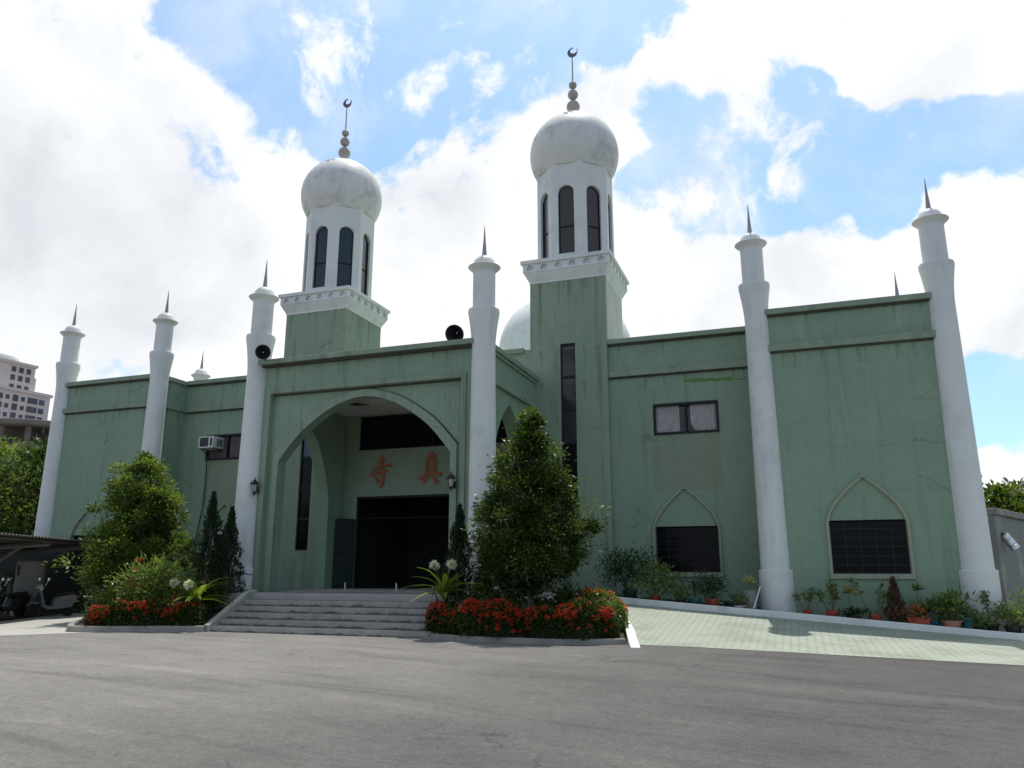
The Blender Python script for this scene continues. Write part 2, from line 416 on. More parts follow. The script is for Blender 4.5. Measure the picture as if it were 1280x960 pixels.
def leaves(name, P, D, L, W, mat, parent=None, tint=None, loc=None, flat=.6, seed=0):
    """many small folded leaf faces: P base points, D directions, L lengths, W widths"""
    g = np.random.default_rng(seed+len(P))
    P = np.asarray(P, float); D = np.asarray(D, float); n = len(P)
    D = D/np.maximum(np.linalg.norm(D, axis=1, keepdims=True), 1e-6)
    ref = np.array([0, 0, 1.0]) * flat + g.normal(size=(n, 3))*(1.05-flat)
    S = np.cross(D, ref); S /= np.maximum(np.linalg.norm(S, axis=1, keepdims=True), 1e-6)
    U = np.cross(S, D)
    L = np.broadcast_to(L, (n,))[:, None]*g.uniform(.7, 1.25, (n, 1)); W = np.broadcast_to(W, (n,))[:, None]*g.uniform(.75, 1.2, (n, 1))
    mid = P + D*L*.48 - U*L*.06
    V = np.stack([P, mid+S*W*.5+U*W*.18, P+D*L-U*L*.16, mid-S*W*.5+U*W*.18], 1).reshape(-1, 3)
    me = bpy.data.meshes.new(name)
    me.vertices.add(4*n); me.vertices.foreach_set('co', V.ravel())
    me.loops.add(4*n); me.loops.foreach_set('vertex_index', np.arange(4*n, dtype=np.int32))
    me.polygons.add(n); me.polygons.foreach_set('loop_start', np.arange(0, 4*n, 4, dtype=np.int32))
    me.update(); me.validate()
    at = me.attributes.new('tint', 'FLOAT', 'POINT')
    if tint is None: tint = g.beta(1.6, 1.8, n)
    at.data.foreach_set('value', np.repeat(np.asarray(tint, np.float32), 4))
    return link(name, me, mat, parent, loc)

# ------------------------------------------------------------------ ground
def zg(x, y=0):
    return -.015*max(0.0, min(x, 26)-10)
def grid_sheet(name, xs, ys, zf, mat, smooth=True):
    b = MB(); nx = len(xs)
    b.v = [(x, y, zf(x, y)) for y in ys for x in xs]
    b.f = [(j*nx+i, j*nx+i+1, (j+1)*nx+i+1, (j+1)*nx+i) for j in range(len(ys)-1) for i in range(nx-1)]
    return b.build(name, mat, smooth=smooth, clean=False)
tag(grid_sheet('asphalt_yard', [-3000, -300, -60, -20, 0, 8, 10, 12, 14, 16, 18, 20, 22, 26, 60, 300, 3000],
               [-3000, -200, -40, -20, -10, 0, 10, 40, 200, 3000], zg, M['asphalt']), kind='structure')
# pale concrete apron in front of the carport
b = MB(); pts = [(-4.9, -4.15), (-5.75, -4.48), (-9.6, .2), (-9.6, 3.2), (-34, 3.2), (-34, -10), (-9.4, -10), (-6.25, -5.96)]
b.add([(x, y, .006) for x, y in pts], [tuple(range(len(pts)))][::-1])
tag(b.build('concrete_apron', M['apron']), kind='structure')

b = MB(); b.add([(-11.0, -2.6, .011), (-13.6, 2.5, .011), (-34, 2.5, .011), (-34, -9, .011), (-15, -9, .011)], [(0, 1, 2, 3, 4)])
tag(b.build('carport_shade_floor', M['soil']), kind='structure')  # dark sheet puts the carport's shade into the floor colour
# tiled ramp along the right wing
def z_in(x): return .70-.0747*(x-6.5)
KERB_SIDE = [(6.3, 1.35), (7.0, .75), (7.6, .15), (8.05, -.9), (8.4, -2.0), (8.62, -2.9), (8.85, -3.75)]
def y_front(x):
    if x >= 8.6: return -3.02-.095*(x-8.6)
    for (xa, ya), (xb, yb) in zip(KERB_SIDE, KERB_SIDE[1:]):
        if xa <= x <= xb: return ya+(yb-ya)*(x-xa)/(xb-xa)
    return 1.35
def z_ramp(x, y):
    t = max(0.0, min(1.0, (y+3.05)/5.3)); zi = z_in(max(x, 6.0))
    return max(zi*t + (1-t)*zg(x), zg(x)+.006)
xs = [4.2+.25*i for i in range(96)]; b = MB(); ny = 22
for x in xs:
    y0 = y_front(x)
    for j in range(ny):
        y = y0+(2.34-y0)*j/(ny-1); b.v.append((x, y, z_ramp(x, y)))
b.f = [(i*ny+j, (i+1)*ny+j, (i+1)*ny+j+1, i*ny+j+1) for i in range(len(xs)-1) for j in range(ny-1)]
tag(b.build('tiled_ramp', M['ramp'], clean=False), kind='structure')

def kerb_run(name, path, w, mat, below=.5, bev=.015):
    """path of (x, y, ztop): a kerb of width w following it"""
    b = MB(); n = len(path); vs = []
    for i, (x, y, z) in enumerate(path):
        p0 = Vector(path[max(i-1, 0)][:2]); p1 = Vector(path[min(i+1, n-1)][:2]); t = (p1-p0).normalized(); nn = Vector((-t.y, t.x))*w/2
        for s in (1, -1):
            vs.append((x+s*nn.x, y+s*nn.y, z)); vs.append((x+s*nn.x, y+s*nn.y, z-below))
    fs = []
    for i in range(n-1):
        a = 4*i; c = a+4
        fs += [(a, a+2, c+2, c), (a, c, c+1, a+1), (a+2, a+3, c+3, c+2), (a+1, c+1, c+3, a+3)]
    fs += [(0, 1, 3, 2), (4*n-4, 4*n-2, 4*n-1, 4*n-3)]
    b.add(vs, fs)
    return b.build(name, mat, bevel=bev)
KX = [4.35+.6*i for i in range(26)]
def z_kerb(x): return .865-.0757*(max(x, 6.0)-6.5)
tag(kerb_run('white_kerb', [(x, 2.42, z_kerb(x)) for x in KX], .17, M['kerb']),
    'long white painted kerb sloping down in front of the potted plants', 'kerb')
# soil bed behind that kerb
b = MB(); nx = len(KX)
for y in (2.50, 5.2):
    b.v += [(x, y, z_kerb(x)-.05) for x in KX]
b.f = [(i, i+1, nx+i+1, nx+i) for i in range(nx-1)]
tag(b.build('wall_foot_bed', M['soil'], clean=False), kind='structure')

# ------------------------------------------------------------------ the mosque
mosque = empty('mosque', (0, 0, 0), 'green tiled mosque with white domed minarets, white corner columns and an arched entrance porch', 'mosque')
ZP = .92            # porch platform
HW = 9.25           # wing parapet top
HP = 8.16           # porch parapet top
YR, YP, YT = 4.96, 3.42, 4.80
ZB = -.35

def arch_window_outline(cx, half, z0, zs, pts):
    """counter-clockwise outline: sill, jambs and a pointed arch (pts = offsets, z from apex to spring)"""
    right = [(cx+half*dx, z) for dx, z in reversed(pts)]
    left = [(cx-half*dx, z) for dx, z in pts[1:]]
    return [(cx-half, z0), (cx+half, z0)] + [(cx+half, zs)] + right + left + [(cx-half, zs)]
def smooth_arch(pts, n=5):
    """Catmull-Rom through (d, z) apex -> spring"""
    out = []
    for i in range(len(pts)-1):
        p1, p2 = Vector(pts[i]), Vector(pts[i+1])
        p0 = Vector(pts[i-1]) if i else p1-(p2-p1); p3 = Vector(pts[i+2]) if i+2 < len(pts) else p2+(p2-p1)
        for k in range(n):
            t = k/n
            out.append(tuple(.5*((2*p1)+(-p0+p2)*t+(2*p0-5*p1+4*p2-p3)*t*t+(-p0+3*p1-3*p2+p3)*t**3)))
    out.append(tuple(pts[-1])); return out

def arched_window(cx, yf, parent, z0=1.45, zh=2.92, half=.985, label=None):
    """trim band with tympanum, dark pane below and a grille"""
    A = smooth_arch([(0, 4.17), (.22, 4.01), (.47, 3.78), (.80, 3.42), (.96, 3.15), (1.06, 2.86)])
    Ai = [(d*.925, 4.06-(4.17-z)*.94) for d, z in A]
    o = arch_window_outline(cx, half*1.06+.02, z0-.13, A[-1][1]-.02, [(d/(half*1.06+.02)*1.0, z) for d, z in A])
    i = arch_window_outline(cx, half, z0, Ai[-1][1]-.02, [(d/half, z) for d, z in Ai])
    b = MB(); b.slab(o, [i], yf-.075, yf+.10)
    w = b.build('arched_window', M['window_trim'], parent, bevel=.012)
    if label: w['label'] = label
    t = arch_window_outline(cx, half-.002, zh, Ai[-1][1]-.02 if Ai[-1][1]-.02 > zh else zh+.02, [(d/half, z) for d, z in Ai])
    MB().slab(t, [], yf+.03, yf+.11).build('tympanum', M['green'], w)
    b = MB(); b.slab([(cx-half+.003, z0+.003), (cx+half-.003, z0+.003), (cx+half-.003, zh-.003), (cx-half+.003, zh-.003)],
                     [[(cx-half+.05, z0+.05), (cx+half-.05, z0+.05), (cx+half-.05, zh-.05), (cx-half+.05, zh-.05)]], yf+.09, yf+.15)
    b.build('frame', M['frame'], w)
    b = MB(); b.box(cx-half+.05, cx+half-.05, yf+.115, yf+.13, z0+.05, zh-.05); b.build('pane', M['glass'], w)
    b = MB()
    for k in range(1, 6): b.box(cx-half+.05, cx+half-.05, yf+.06, yf+.074, z0+(zh-z0)*k/6-.006, z0+(zh-z0)*k/6+.006)
    for k in range(1, 5):
        x = cx-half+2*half*k/5; b.box(x-.006, x+.006, yf+.076, yf+.088, z0+.05, zh-.05)
    b.build('grille', M['grille'], w)
    return w

def wall_band(name, x0, x1, yf, z0, z1, out, parent, mat='trim'):
    b = MB(); b.box(x0, x1, yf-out, yf+.05, z0, z1)
    return b.build(name, M[mat], parent, bevel=.012)

def rect(x0, x1, z0, z1): return [(x0, z0), (x1, z0), (x1, z1), (x0, z1)]

for s in (-1, 1):
    X = lambda a, b_: (min(s*a, s*b_), max(s*a, s*b_))
    side = 'left' if s < 0 else 'right'
    # projecting end block
    x0, x1 = X(11.42, 16.42); cx = s*14.03
    b = MB(); b.slab(rect(x0, x1, ZB, HW-.06), [rect(cx-.97, cx+.97, 1.46, 2.91)], YP, YP+.3)
    b.box(x0, x0+.25, YP+.3, 11.4, ZB, HW-.06); b.box(x1-.25, x1, YP+.3, 11.4, ZB, HW-.06)
    b.box(x0+.25, x1-.25, 11.1, 11.4, ZB, HW-.06)
    blk = b.build('end_wall', M['green'], mosque)
    b = MB()
    b.box(x0-.10, x1+.06, YP-.15, YP+.28, HW-.17, HW); MB().box(x0-.055, x1+.03, YP-.07, YP+.25, HW-.235, HW-.172).build('dirt_shade_fillet', M['dirt_shade'], blk)  # dark strip: grime plus painted shade under the coping
    b.box(x0-.10, x0+.27, YP+.281, 11.5, HW-.18, HW); b.box(x1-.27, x1+.06, YP+.281, 11.5, HW-.18, HW)
    b.build('parapet_coping', M['trim'], blk, bevel=.01)
    b = MB(); MB().box(x0-.03, x1+.02, YP-.045, YP+.04, 7.875, 7.928).build('dirt_shade_fillet', M['dirt_shade'], blk); b.box(x0-.08, x1+.05, YP-.12, YP+.04, 7.93, 8.13); b.box(x0-.08, x0+.03, YP+.041, YR-.004, 7.93, 8.13) if s > 0 else b.box(x1-.03, x1+.08, YP+.041, YR-.004, 7.93, 8.13)  # dark strip painted as the shadow line of the moulding
    b.build('moulding', M['trim'], blk, bevel=.01)
    MB().box(x0+.251, x1-.251, YP+.301, 11.09, 8.5, 8.6).build('roof', M['roof'], blk)
    arched_window(cx, YP, mosque)
    # recessed wall with an upper window
    x0, x1 = X(6.40, 11.55); cx = s*8.92; ux0, ux1 = X(8.07, 10.09)
    b = MB(); b.slab(rect(x0, x1, ZB, HW-.05), [rect(cx-.97, cx+.97, 1.49, 2.91), rect(ux0, ux1, 5.9, 6.87)], YR, YR+.3)
    rec = b.build('recessed_wall', M['green_patch'], mosque)
    xa, xb = X(6.585, 11.30)
    b = MB(); b.box(xa, xb, YR-.15, YR+.28, HW-.16, HW+.005); MB().box(xa, xb, YR-.07, YR+.2, HW-.225, HW-.162).build('dirt_shade_fillet', M['dirt_shade'], rec)  # grime and painted shade below the recessed coping
    b.build('parapet_coping', M['trim'], rec, bevel=.01)
    b = MB(); MB().box(xa, xb, YR-.045, YR+.04, 7.865, 7.918).build('dirt_shade_fillet', M['dirt_shade'], rec); b.box(xa, xb, YR-.12, YR+.04, 7.92, 8.12); b.build('moulding', M['trim'], rec, bevel=.01)  # painted shadow line below the moulding
    arched_window(cx, YR, mosque, z0=1.48, zh=2.92)
    b = MB(); b.slab(rect(ux0-.035, ux1+.035, 5.865, 6.905), [rect(ux0+.045, ux1-.045, 5.945, 6.825)], YR-.03, YR+.06)
    um = (ux0+ux1)/2
    b.box(um-.03, um+.03, YR-.012, YR+.05, 5.946, 6.824)
    uw = b.build('upper_window', M['frame'], mosque)
    MB().box(ux0+.02, ux1-.02, YR+.14, YR+.15, 5.93, 6.84).build('pane', M['glass_grey'], uw)
    # curtain: folded strip just in front of the dark room
    b = MB(); N = 90
    gaps = [(.02, .40), (.57, .98)] if s > 0 else [(.02, .48), (.52, .98)]
    for g0, g1 in gaps:
        vs = []; fs = []
        for k in range(N+1):
            t = g0+(g1-g0)*k/N; x = ux0+(ux1-ux0)*t; y = YR+.082+.026*math.sin(k*1.05)+.008*math.sin(k*.37)
            cut = .28*max(0, (g0+.07-t)/.07) if (s > 0 and g0 > .5) else 0
            vs += [(x, y, 5.95+cut), (x, y, 6.82)]
        fs = [(2*k, 2*k+2, 2*k+3, 2*k+1) for k in range(N)]
        b.add(vs, fs)
    b.build('curtain', M['curtain'] if s > 0 else M['curtain_dark'], uw)
    MB().box(ux0-.1, ux1+.1, YR+.31, YR+1.2, 5.7, 7.0).build('room', M['dark'], uw)

# hall behind the facade
b = MB(); b.box(-11.4, 11.4, 10.5, 29, ZB, 8.9); b.box(-11.4, 11.4, 5.3, 10.498, 8.6, 8.895); hall = b.build('hall', M['green'], mosque)
b = MB(); b.slab([(-11.52, 5.8), (11.52, 5.8), (11.52, 29.1), (-11.52, 29.1)], [[(-11.2, 6.1), (11.2, 6.1), (11.2, 28.8), (-11.2, 28.8)]], 8.901, HW-.02, 'z')
b.build('hall_parapet', M['trim'], hall)
# central dome on a low drum
prof = [(4.05, 8.9), (4.05, 14.25), (3.98, 14.3)]
prof += [(3.98*math.cos(a)**.92, 14.3+3.45*math.sin(a)) for a in [R(d) for d in range(4, 90, 5)]] + [(0, 17.78)]
dm = MB().lathe(prof, (0, 23.0, 0), 48).build('central_dome', M['pale_dome'], mosque)

# ---- porch -------------------------------------------------------
PX = 4.0
arc = smooth_arch([(0, 6.75), (.30, 6.725), (.59, 6.66), (1.05, 6.50), (1.51, 6.25), (2.07, 5.85), (2.37, 5.57), (2.66, 5.24), (2.95, 4.88)])
front_open = [(-2.95, ZP), (2.95, ZP)] + list(reversed(arc)) + [(-d, z) for d, z in arc[1:]]
b = MB(); b.slab([(-PX, .30), (PX, .30), (PX, HP-.05), (-PX, HP-.05)], [[(-3.30, ZP), (3.30, ZP), (3.30, 7.04), (-3.30, 7.04)]], -.06, .42)
pf = b.build('porch_front_wall', M['green'], mosque)
b = MB(); b.slab([(-3.31, ZP-.01), (3.31, ZP-.01), (3.31, 7.05), (-3.31, 7.05)], [front_open], .07, .41)
b.build('spandrel', M['green'], pf)
b = MB(); b.slab([(-3.46, ZP), (-3.46, 7.20), (3.46, 7.20), (3.46, ZP), (3.31, ZP), (3.31, 7.05), (-3.31, 7.05), (-3.31, ZP)], [], -.135, -.04)
b.build('frame_moulding', M['trim'], pf, bevel=.012)
arc_o = [(d*1.068, 6.975-(6.75-z)*1.0) for d, z in arc]
band = [(-3.15, ZP), (-2.949, ZP)] + [(-d*.9997, z) for d, z in reversed(arc)] + [(d*.9997, z) for d, z in arc[1:]] + [(2.949, ZP), (3.15, ZP)] + list(reversed(arc_o)) + [(-d, z) for d, z in arc_o[1:]]
MB().box(-3.305, 3.305, .005, .075, 6.992, 7.046).build('dirt_shade_fillet', M['dirt_shade'], pf)  # shade under the frame top, painted as a dark strip
arch_shade = [(-d*1.0, z) for d, z in reversed(arc_o)]+[(d, z) for d, z in arc_o[1:]]+[(d*1.012, z+.022) for d, z in reversed(arc_o) if z+.022 < 6.99]+[(-d*1.012, z+.022) for d, z in arc_o if z+.022 < 6.99]
MB().slab(arch_shade, [], .045, .085).build('arch_shade_line', M['dirt_shade'], pf)  # painted dark line for the shade along the arch band's outer edge
b = MB(); b.slab(band, [], -.005, .09); b.build('arch_band', M['trim'], pf, bevel=.015)
b = MB()
b.box(-PX-.12, PX+.12, -.30, .40, HP-.16, HP); MB().box(-PX-.06, PX+.06, -.20, .36, HP-.235, HP-.162).build('dirt_shade_fillet', M['dirt_shade'], pf)  # dark strip of grime and painted shade beneath the porch coping
b.build('parapet_coping', M['trim'], pf, bevel=.012)
# side walls with an arch
sa = smooth_arch([(0, 6.62), (.42, 6.36), (.95, 5.80), (1.42, 4.9), (1.66, 4.2), (1.72, 3.6)])
side_open = [(2.18-1.72, ZP), (2.18+1.72, ZP)] + [(2.18+d, z) for d, z in reversed(sa)] + [(2.18-d, z) for d, z in sa[1:]]
for s in (-1, 1):
    a, c = (3.55, PX-.004) if s > 0 else (-PX+.004, -3.55)
    b = MB(); b.slab([(.421, .30), (YT-.004, .30), (YT-.004, HP-.05), (.421, HP-.05)], [side_open], a, c, 'x')
    ps = b.build('porch_side_wall', M['green'], mosque)
    b = MB(); xo = s*PX
    b.box(min(xo-.3*s, xo+.12*s), max(xo-.3*s, xo+.12*s), .401, YT-.006, HP-.17, HP)
    b.box(min(xo-.2*s, xo+.06*s), max(xo-.2*s, xo+.06*s), .361, YT-.006, HP-.28, HP-.172)
    b.build('parapet_coping', M['trim'], ps, bevel=.012)
    b = MB(); b.box(min(xo-.02*s, xo+.11*s), max(xo-.02*s, xo+.11*s), .43, YT-.006, 6.95, 7.12); b.build('moulding', M['trim'], ps, bevel=.012)
# ceiling, roof, lamp recess
b = MB(); b.slab([(-3.548, .425), (3.548, .425), (3.548, 4.895), (-3.548, 4.895)],
                 [[(-2.18+.56*math.cos(R(a)), 3.2+.56*math.sin(R(a))) for a in range(0, 360, 60)]], 7.24, 7.34, 'z')
ce = b.build('porch_ceiling', M['ceiling'], mosque)
b = MB().lathe([(.57, 0), (.57, .24), (0, .24)], (-2.18, 3.2, 7.345), 6); b.build('ceiling_lamp_recess', M['black'], ce)
MB().box(-3.9, 3.9, .35, 4.78, 7.62, 7.72).build('porch_roof', M['roof'], mosque)
# back wall with doorway and long window above
b = MB(); b.slab(rect(-3.815, 3.815, .3, HW-.06), [rect(-3.0, 3.0, ZP, 4.19), rect(-3.0, 3.0, 5.91, 7.20)], 4.9, 5.2)
bw = b.build('porch_back_wall', M['green_in'], mosque)
b = MB(); b.box(-3.55, 3.55, 4.78, 5.3, HW-.18, HW-.008); b.build('parapet_coping', M['trim'], bw)
b = MB(); b.slab(rect(-3.0, 3.0, 5.91, 7.20), [rect(-2.94, -.03, 5.97, 7.14), rect(.03, 2.94, 5.97, 7.14)], 4.97, 5.05)
lw = b.build('long_window', M['frame'], mosque)
MB().box(-2.95, 2.95, 5.0, 5.015, 5.96, 7.15).build('pane', M['glass_blue'], lw)
# doorway: dark frame, hinged leaf, glazed partition, dim room
b = MB(); b.slab([(-3.0, ZP), (-3.0, 4.19), (3.0, 4.19), (3.0, ZP), (2.92, ZP), (2.92, 4.11), (-2.92, 4.11), (-2.92, ZP)], [], 4.93, 5.12)
b.box(-2.92, 2.92, 5.085, 5.11, 3.39, 3.42)
dw = b.build('doorway', M['frame'], mosque)
MB().box(1.05, 2.9, 6.2, 6.21, ZP+.02, 3.35).build('glass_door', M['glass'], dw)
b = MB(); b.obox((-3.24, 4.62, ZP+1.24), (.235, .27, 0), (.022, -.019, 0), (0, 0, 1.22))
leaf = b.build('door_leaf', M['door'], mosque)
b = MB(); b.obox((-3.30, 4.52, ZP+1.05), (.17, .20, 0), (.03, -.027, 0), (0, 0, .025)); b.build('push_bar', M['black'], leaf)
b = MB()
b.box(-3.6, 3.6, 10.2, 10.3, ZP-.1, 5.6); b.box(-3.7, -3.6, 5.21, 10.3, ZP-.1, 5.6); b.box(3.6, 3.7, 5.21, 10.3, ZP-.1, 5.6)
b.box(-3.7, 3.7, 5.21, 10.3, 5.6, 5.7); b.box(-3.7, 3.7, 5.21, 10.3, ZP-.2, ZP-.003)
b.build('entrance_hall', M['dark'], mosque)

# lettering: brush strokes as thick raised strips
def stroke_char(strokes, cx, z0, w, h, label):
    b = MB()
    for k, st in enumerate(strokes):
        P2 = [Vector((cx+(u-.5)*w, z0+v*h)) for u, v, _ in st]; wd = [q*w for _, _, q in st]
        # resample as a smooth line
        pts = []; ws = []
        for i in range(len(P2)-1):
            p0 = P2[i-1] if i else P2[i]-(P2[i+1]-P2[i]); p3 = P2[i+2] if i+2 < len(P2) else P2[i+1]
            for q in range(6):
                t = q/6; p1, p2 = P2[i], P2[i+1]
                pts.append(.5*((2*p1)+(-p0+p2)*t+(2*p0-5*p1+4*p2-p3)*t*t+(-p0+3*p1-3*p2+p3)*t**3)); ws.append(wd[i]+(wd[i+1]-wd[i])*t)
        pts.append(P2[-1]); ws.append(wd[-1])
        L_ = []; R_ = []
        for i, p in enumerate(pts):
            t = (pts[min(i+1, len(pts)-1)]-pts[max(i-1, 0)]).normalized(); nn = Vector((-t.y, t.x))*ws[i]/2
            L_.append(p+nn); R_.append(p-nn)
        y0 = 4.9-.06-.003*k; n = len(pts)
        vs = [(p.x, y0, p.y) for p in L_]+[(p.x, y0, p.y) for p in R_]+[(p.x, 4.905, p.y) for p in L_]+[(p.x, 4.905, p.y) for p in R_]
        fs = []
        for i in range(n-1):
            fs += [(i, i+1, n+i+1, n+i), (i, 2*n+i, 2*n+i+1, i+1), (n+i, n+i+1, 3*n+i+1, 3*n+i)]
        fs += [(0, n, 3*n, 2*n), (n-1, 3*n-1, 4*n-1, 2*n-1)]
        b.add(vs, fs)
    o = b.build('sign_character', M['red_sign'], mosque, smooth=False); o['label'] = label
    return o
T = .125
stroke_char([[(.30, .80, .09), (.52, .835, .10), (.70, .86, .08)],
             [(.50, 1.0, .07), (.53, .86, .13), (.49, .64, .11)],
             [(.10, .57, .12), (.45, .655, .11), (.80, .70, .10), (.97, .665, .13)],
             [(.0, .40, .15), (.30, .465, .12), (.60, .51, .10), (.80, .50, .13)],
             [(.56, .66, .10), (.58, .40, .15), (.57, .14, .14), (.49, .02, .08), (.42, .08, .03)],
             [(.24, .34, .06), (.30, .26, .13), (.36, .17, .13)]], -2.0, 4.50, .86, 1.16, 'red character at the left over the doorway')
stroke_char([[(.34, .87, .08), (.55, .895, .11), (.74, .90, .09)],
             [(.55, 1.0, .08), (.52, .90, .12), (.47, .79, .09)],
             [(.34, .78, .08), (.345, .55, .10), (.33, .32, .11)],
             [(.34, .765, .08), (.56, .795, .09), (.70, .78, .12), (.70, .55, .12), (.70, .33, .12)],
             [(.38, .655, .05), (.64, .67, .05)], [(.38, .545, .05), (.64, .56, .05)], [(.38, .435, .05), (.64, .45, .05)],
             [(.02, .235, .09), (.12, .22, .14), (.45, .315, .10), (.80, .345, .12), (1.0, .30, .15)],
             [(.40, .26, .08), (.32, .15, .10), (.20, .06, .05)],
             [(.62, .24, .06), (.74, .14, .11), (.84, .02, .14)]], -.02, 4.53, .90, 1.18, 'red character nearest the right pier over the doorway')

# platform and steps
b = MB(); b.box(-3.75, 4.1, -1.5, 4.88, ZB, ZP); b.build('porch_platform', M['platform'], mosque, bevel=.012)
b = MB()
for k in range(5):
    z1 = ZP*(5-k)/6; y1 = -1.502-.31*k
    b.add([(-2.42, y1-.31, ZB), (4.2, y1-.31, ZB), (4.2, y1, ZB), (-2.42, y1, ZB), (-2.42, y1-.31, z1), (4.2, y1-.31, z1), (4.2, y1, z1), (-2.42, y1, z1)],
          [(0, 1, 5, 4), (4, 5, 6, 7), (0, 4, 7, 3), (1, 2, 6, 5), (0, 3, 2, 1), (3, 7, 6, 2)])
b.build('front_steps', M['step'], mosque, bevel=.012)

# ---- corner columns ----------------------------------------------
def corner_column(x, y, zc, zped, zbase=-.3):
    """zc = collar height; the upper turret is the same on every column"""
    H = zc
    prof = [(.405, zped), (.375, zped+.45*(H-zped)), (.345, H-1.25)]
    for k in range(9):
        t = k/8; prof.append((.345+.115*t**1.7, H-1.25+1.10*t))
    prof += [(.468, H-.08), (.462, H-.015), (.43, H)]
    c = MB().lathe(prof, (0, 0, 0), 40).build('corner_column', M['white'], mosque, (x, y, 0))
    MB().lathe([(.475, zbase), (.47, zped-.02), (.455, zped+.004), (.3, zped+.005)], n=40).build('pedestal', M['white'], c)
    MB().lathe([(.335, H-.05), (.335, H+1.13)], n=36).build('turret', M['white'], c)
    b = MB().lathe([(.336, H+1.13), (.345, H+1.19), (.40, H+1.25), (.475, H+1.315), (.49, H+1.335), (.482, H+1.352), (.345, H+1.385), (.338, H+1.42), (.31, H+1.53), (.25, H+1.62), (.16, H+1.68), (.08, H+1.70)], n=36)
    b.build('cap', M['white'], c)
    MB().lathe([(.080, H+1.66), (.038, H+2.2), (.008, H+2.70)], n=16).build('spike', M['spike'], c)
    return c
for s in (-1, 1): corner_column(s*3.96, 0, 9.07, 1.62)
w0 = corner_column(-16.58, 3.52, 10.15, 1.56)
for x, y in ((-11.54, 3.52), (11.54, 3.52), (16.58, 3.52), (-16.58, 11.4), (16.58, 11.4)):
    c = copy_tree(w0, mosque); c.location = (x, y, 0)

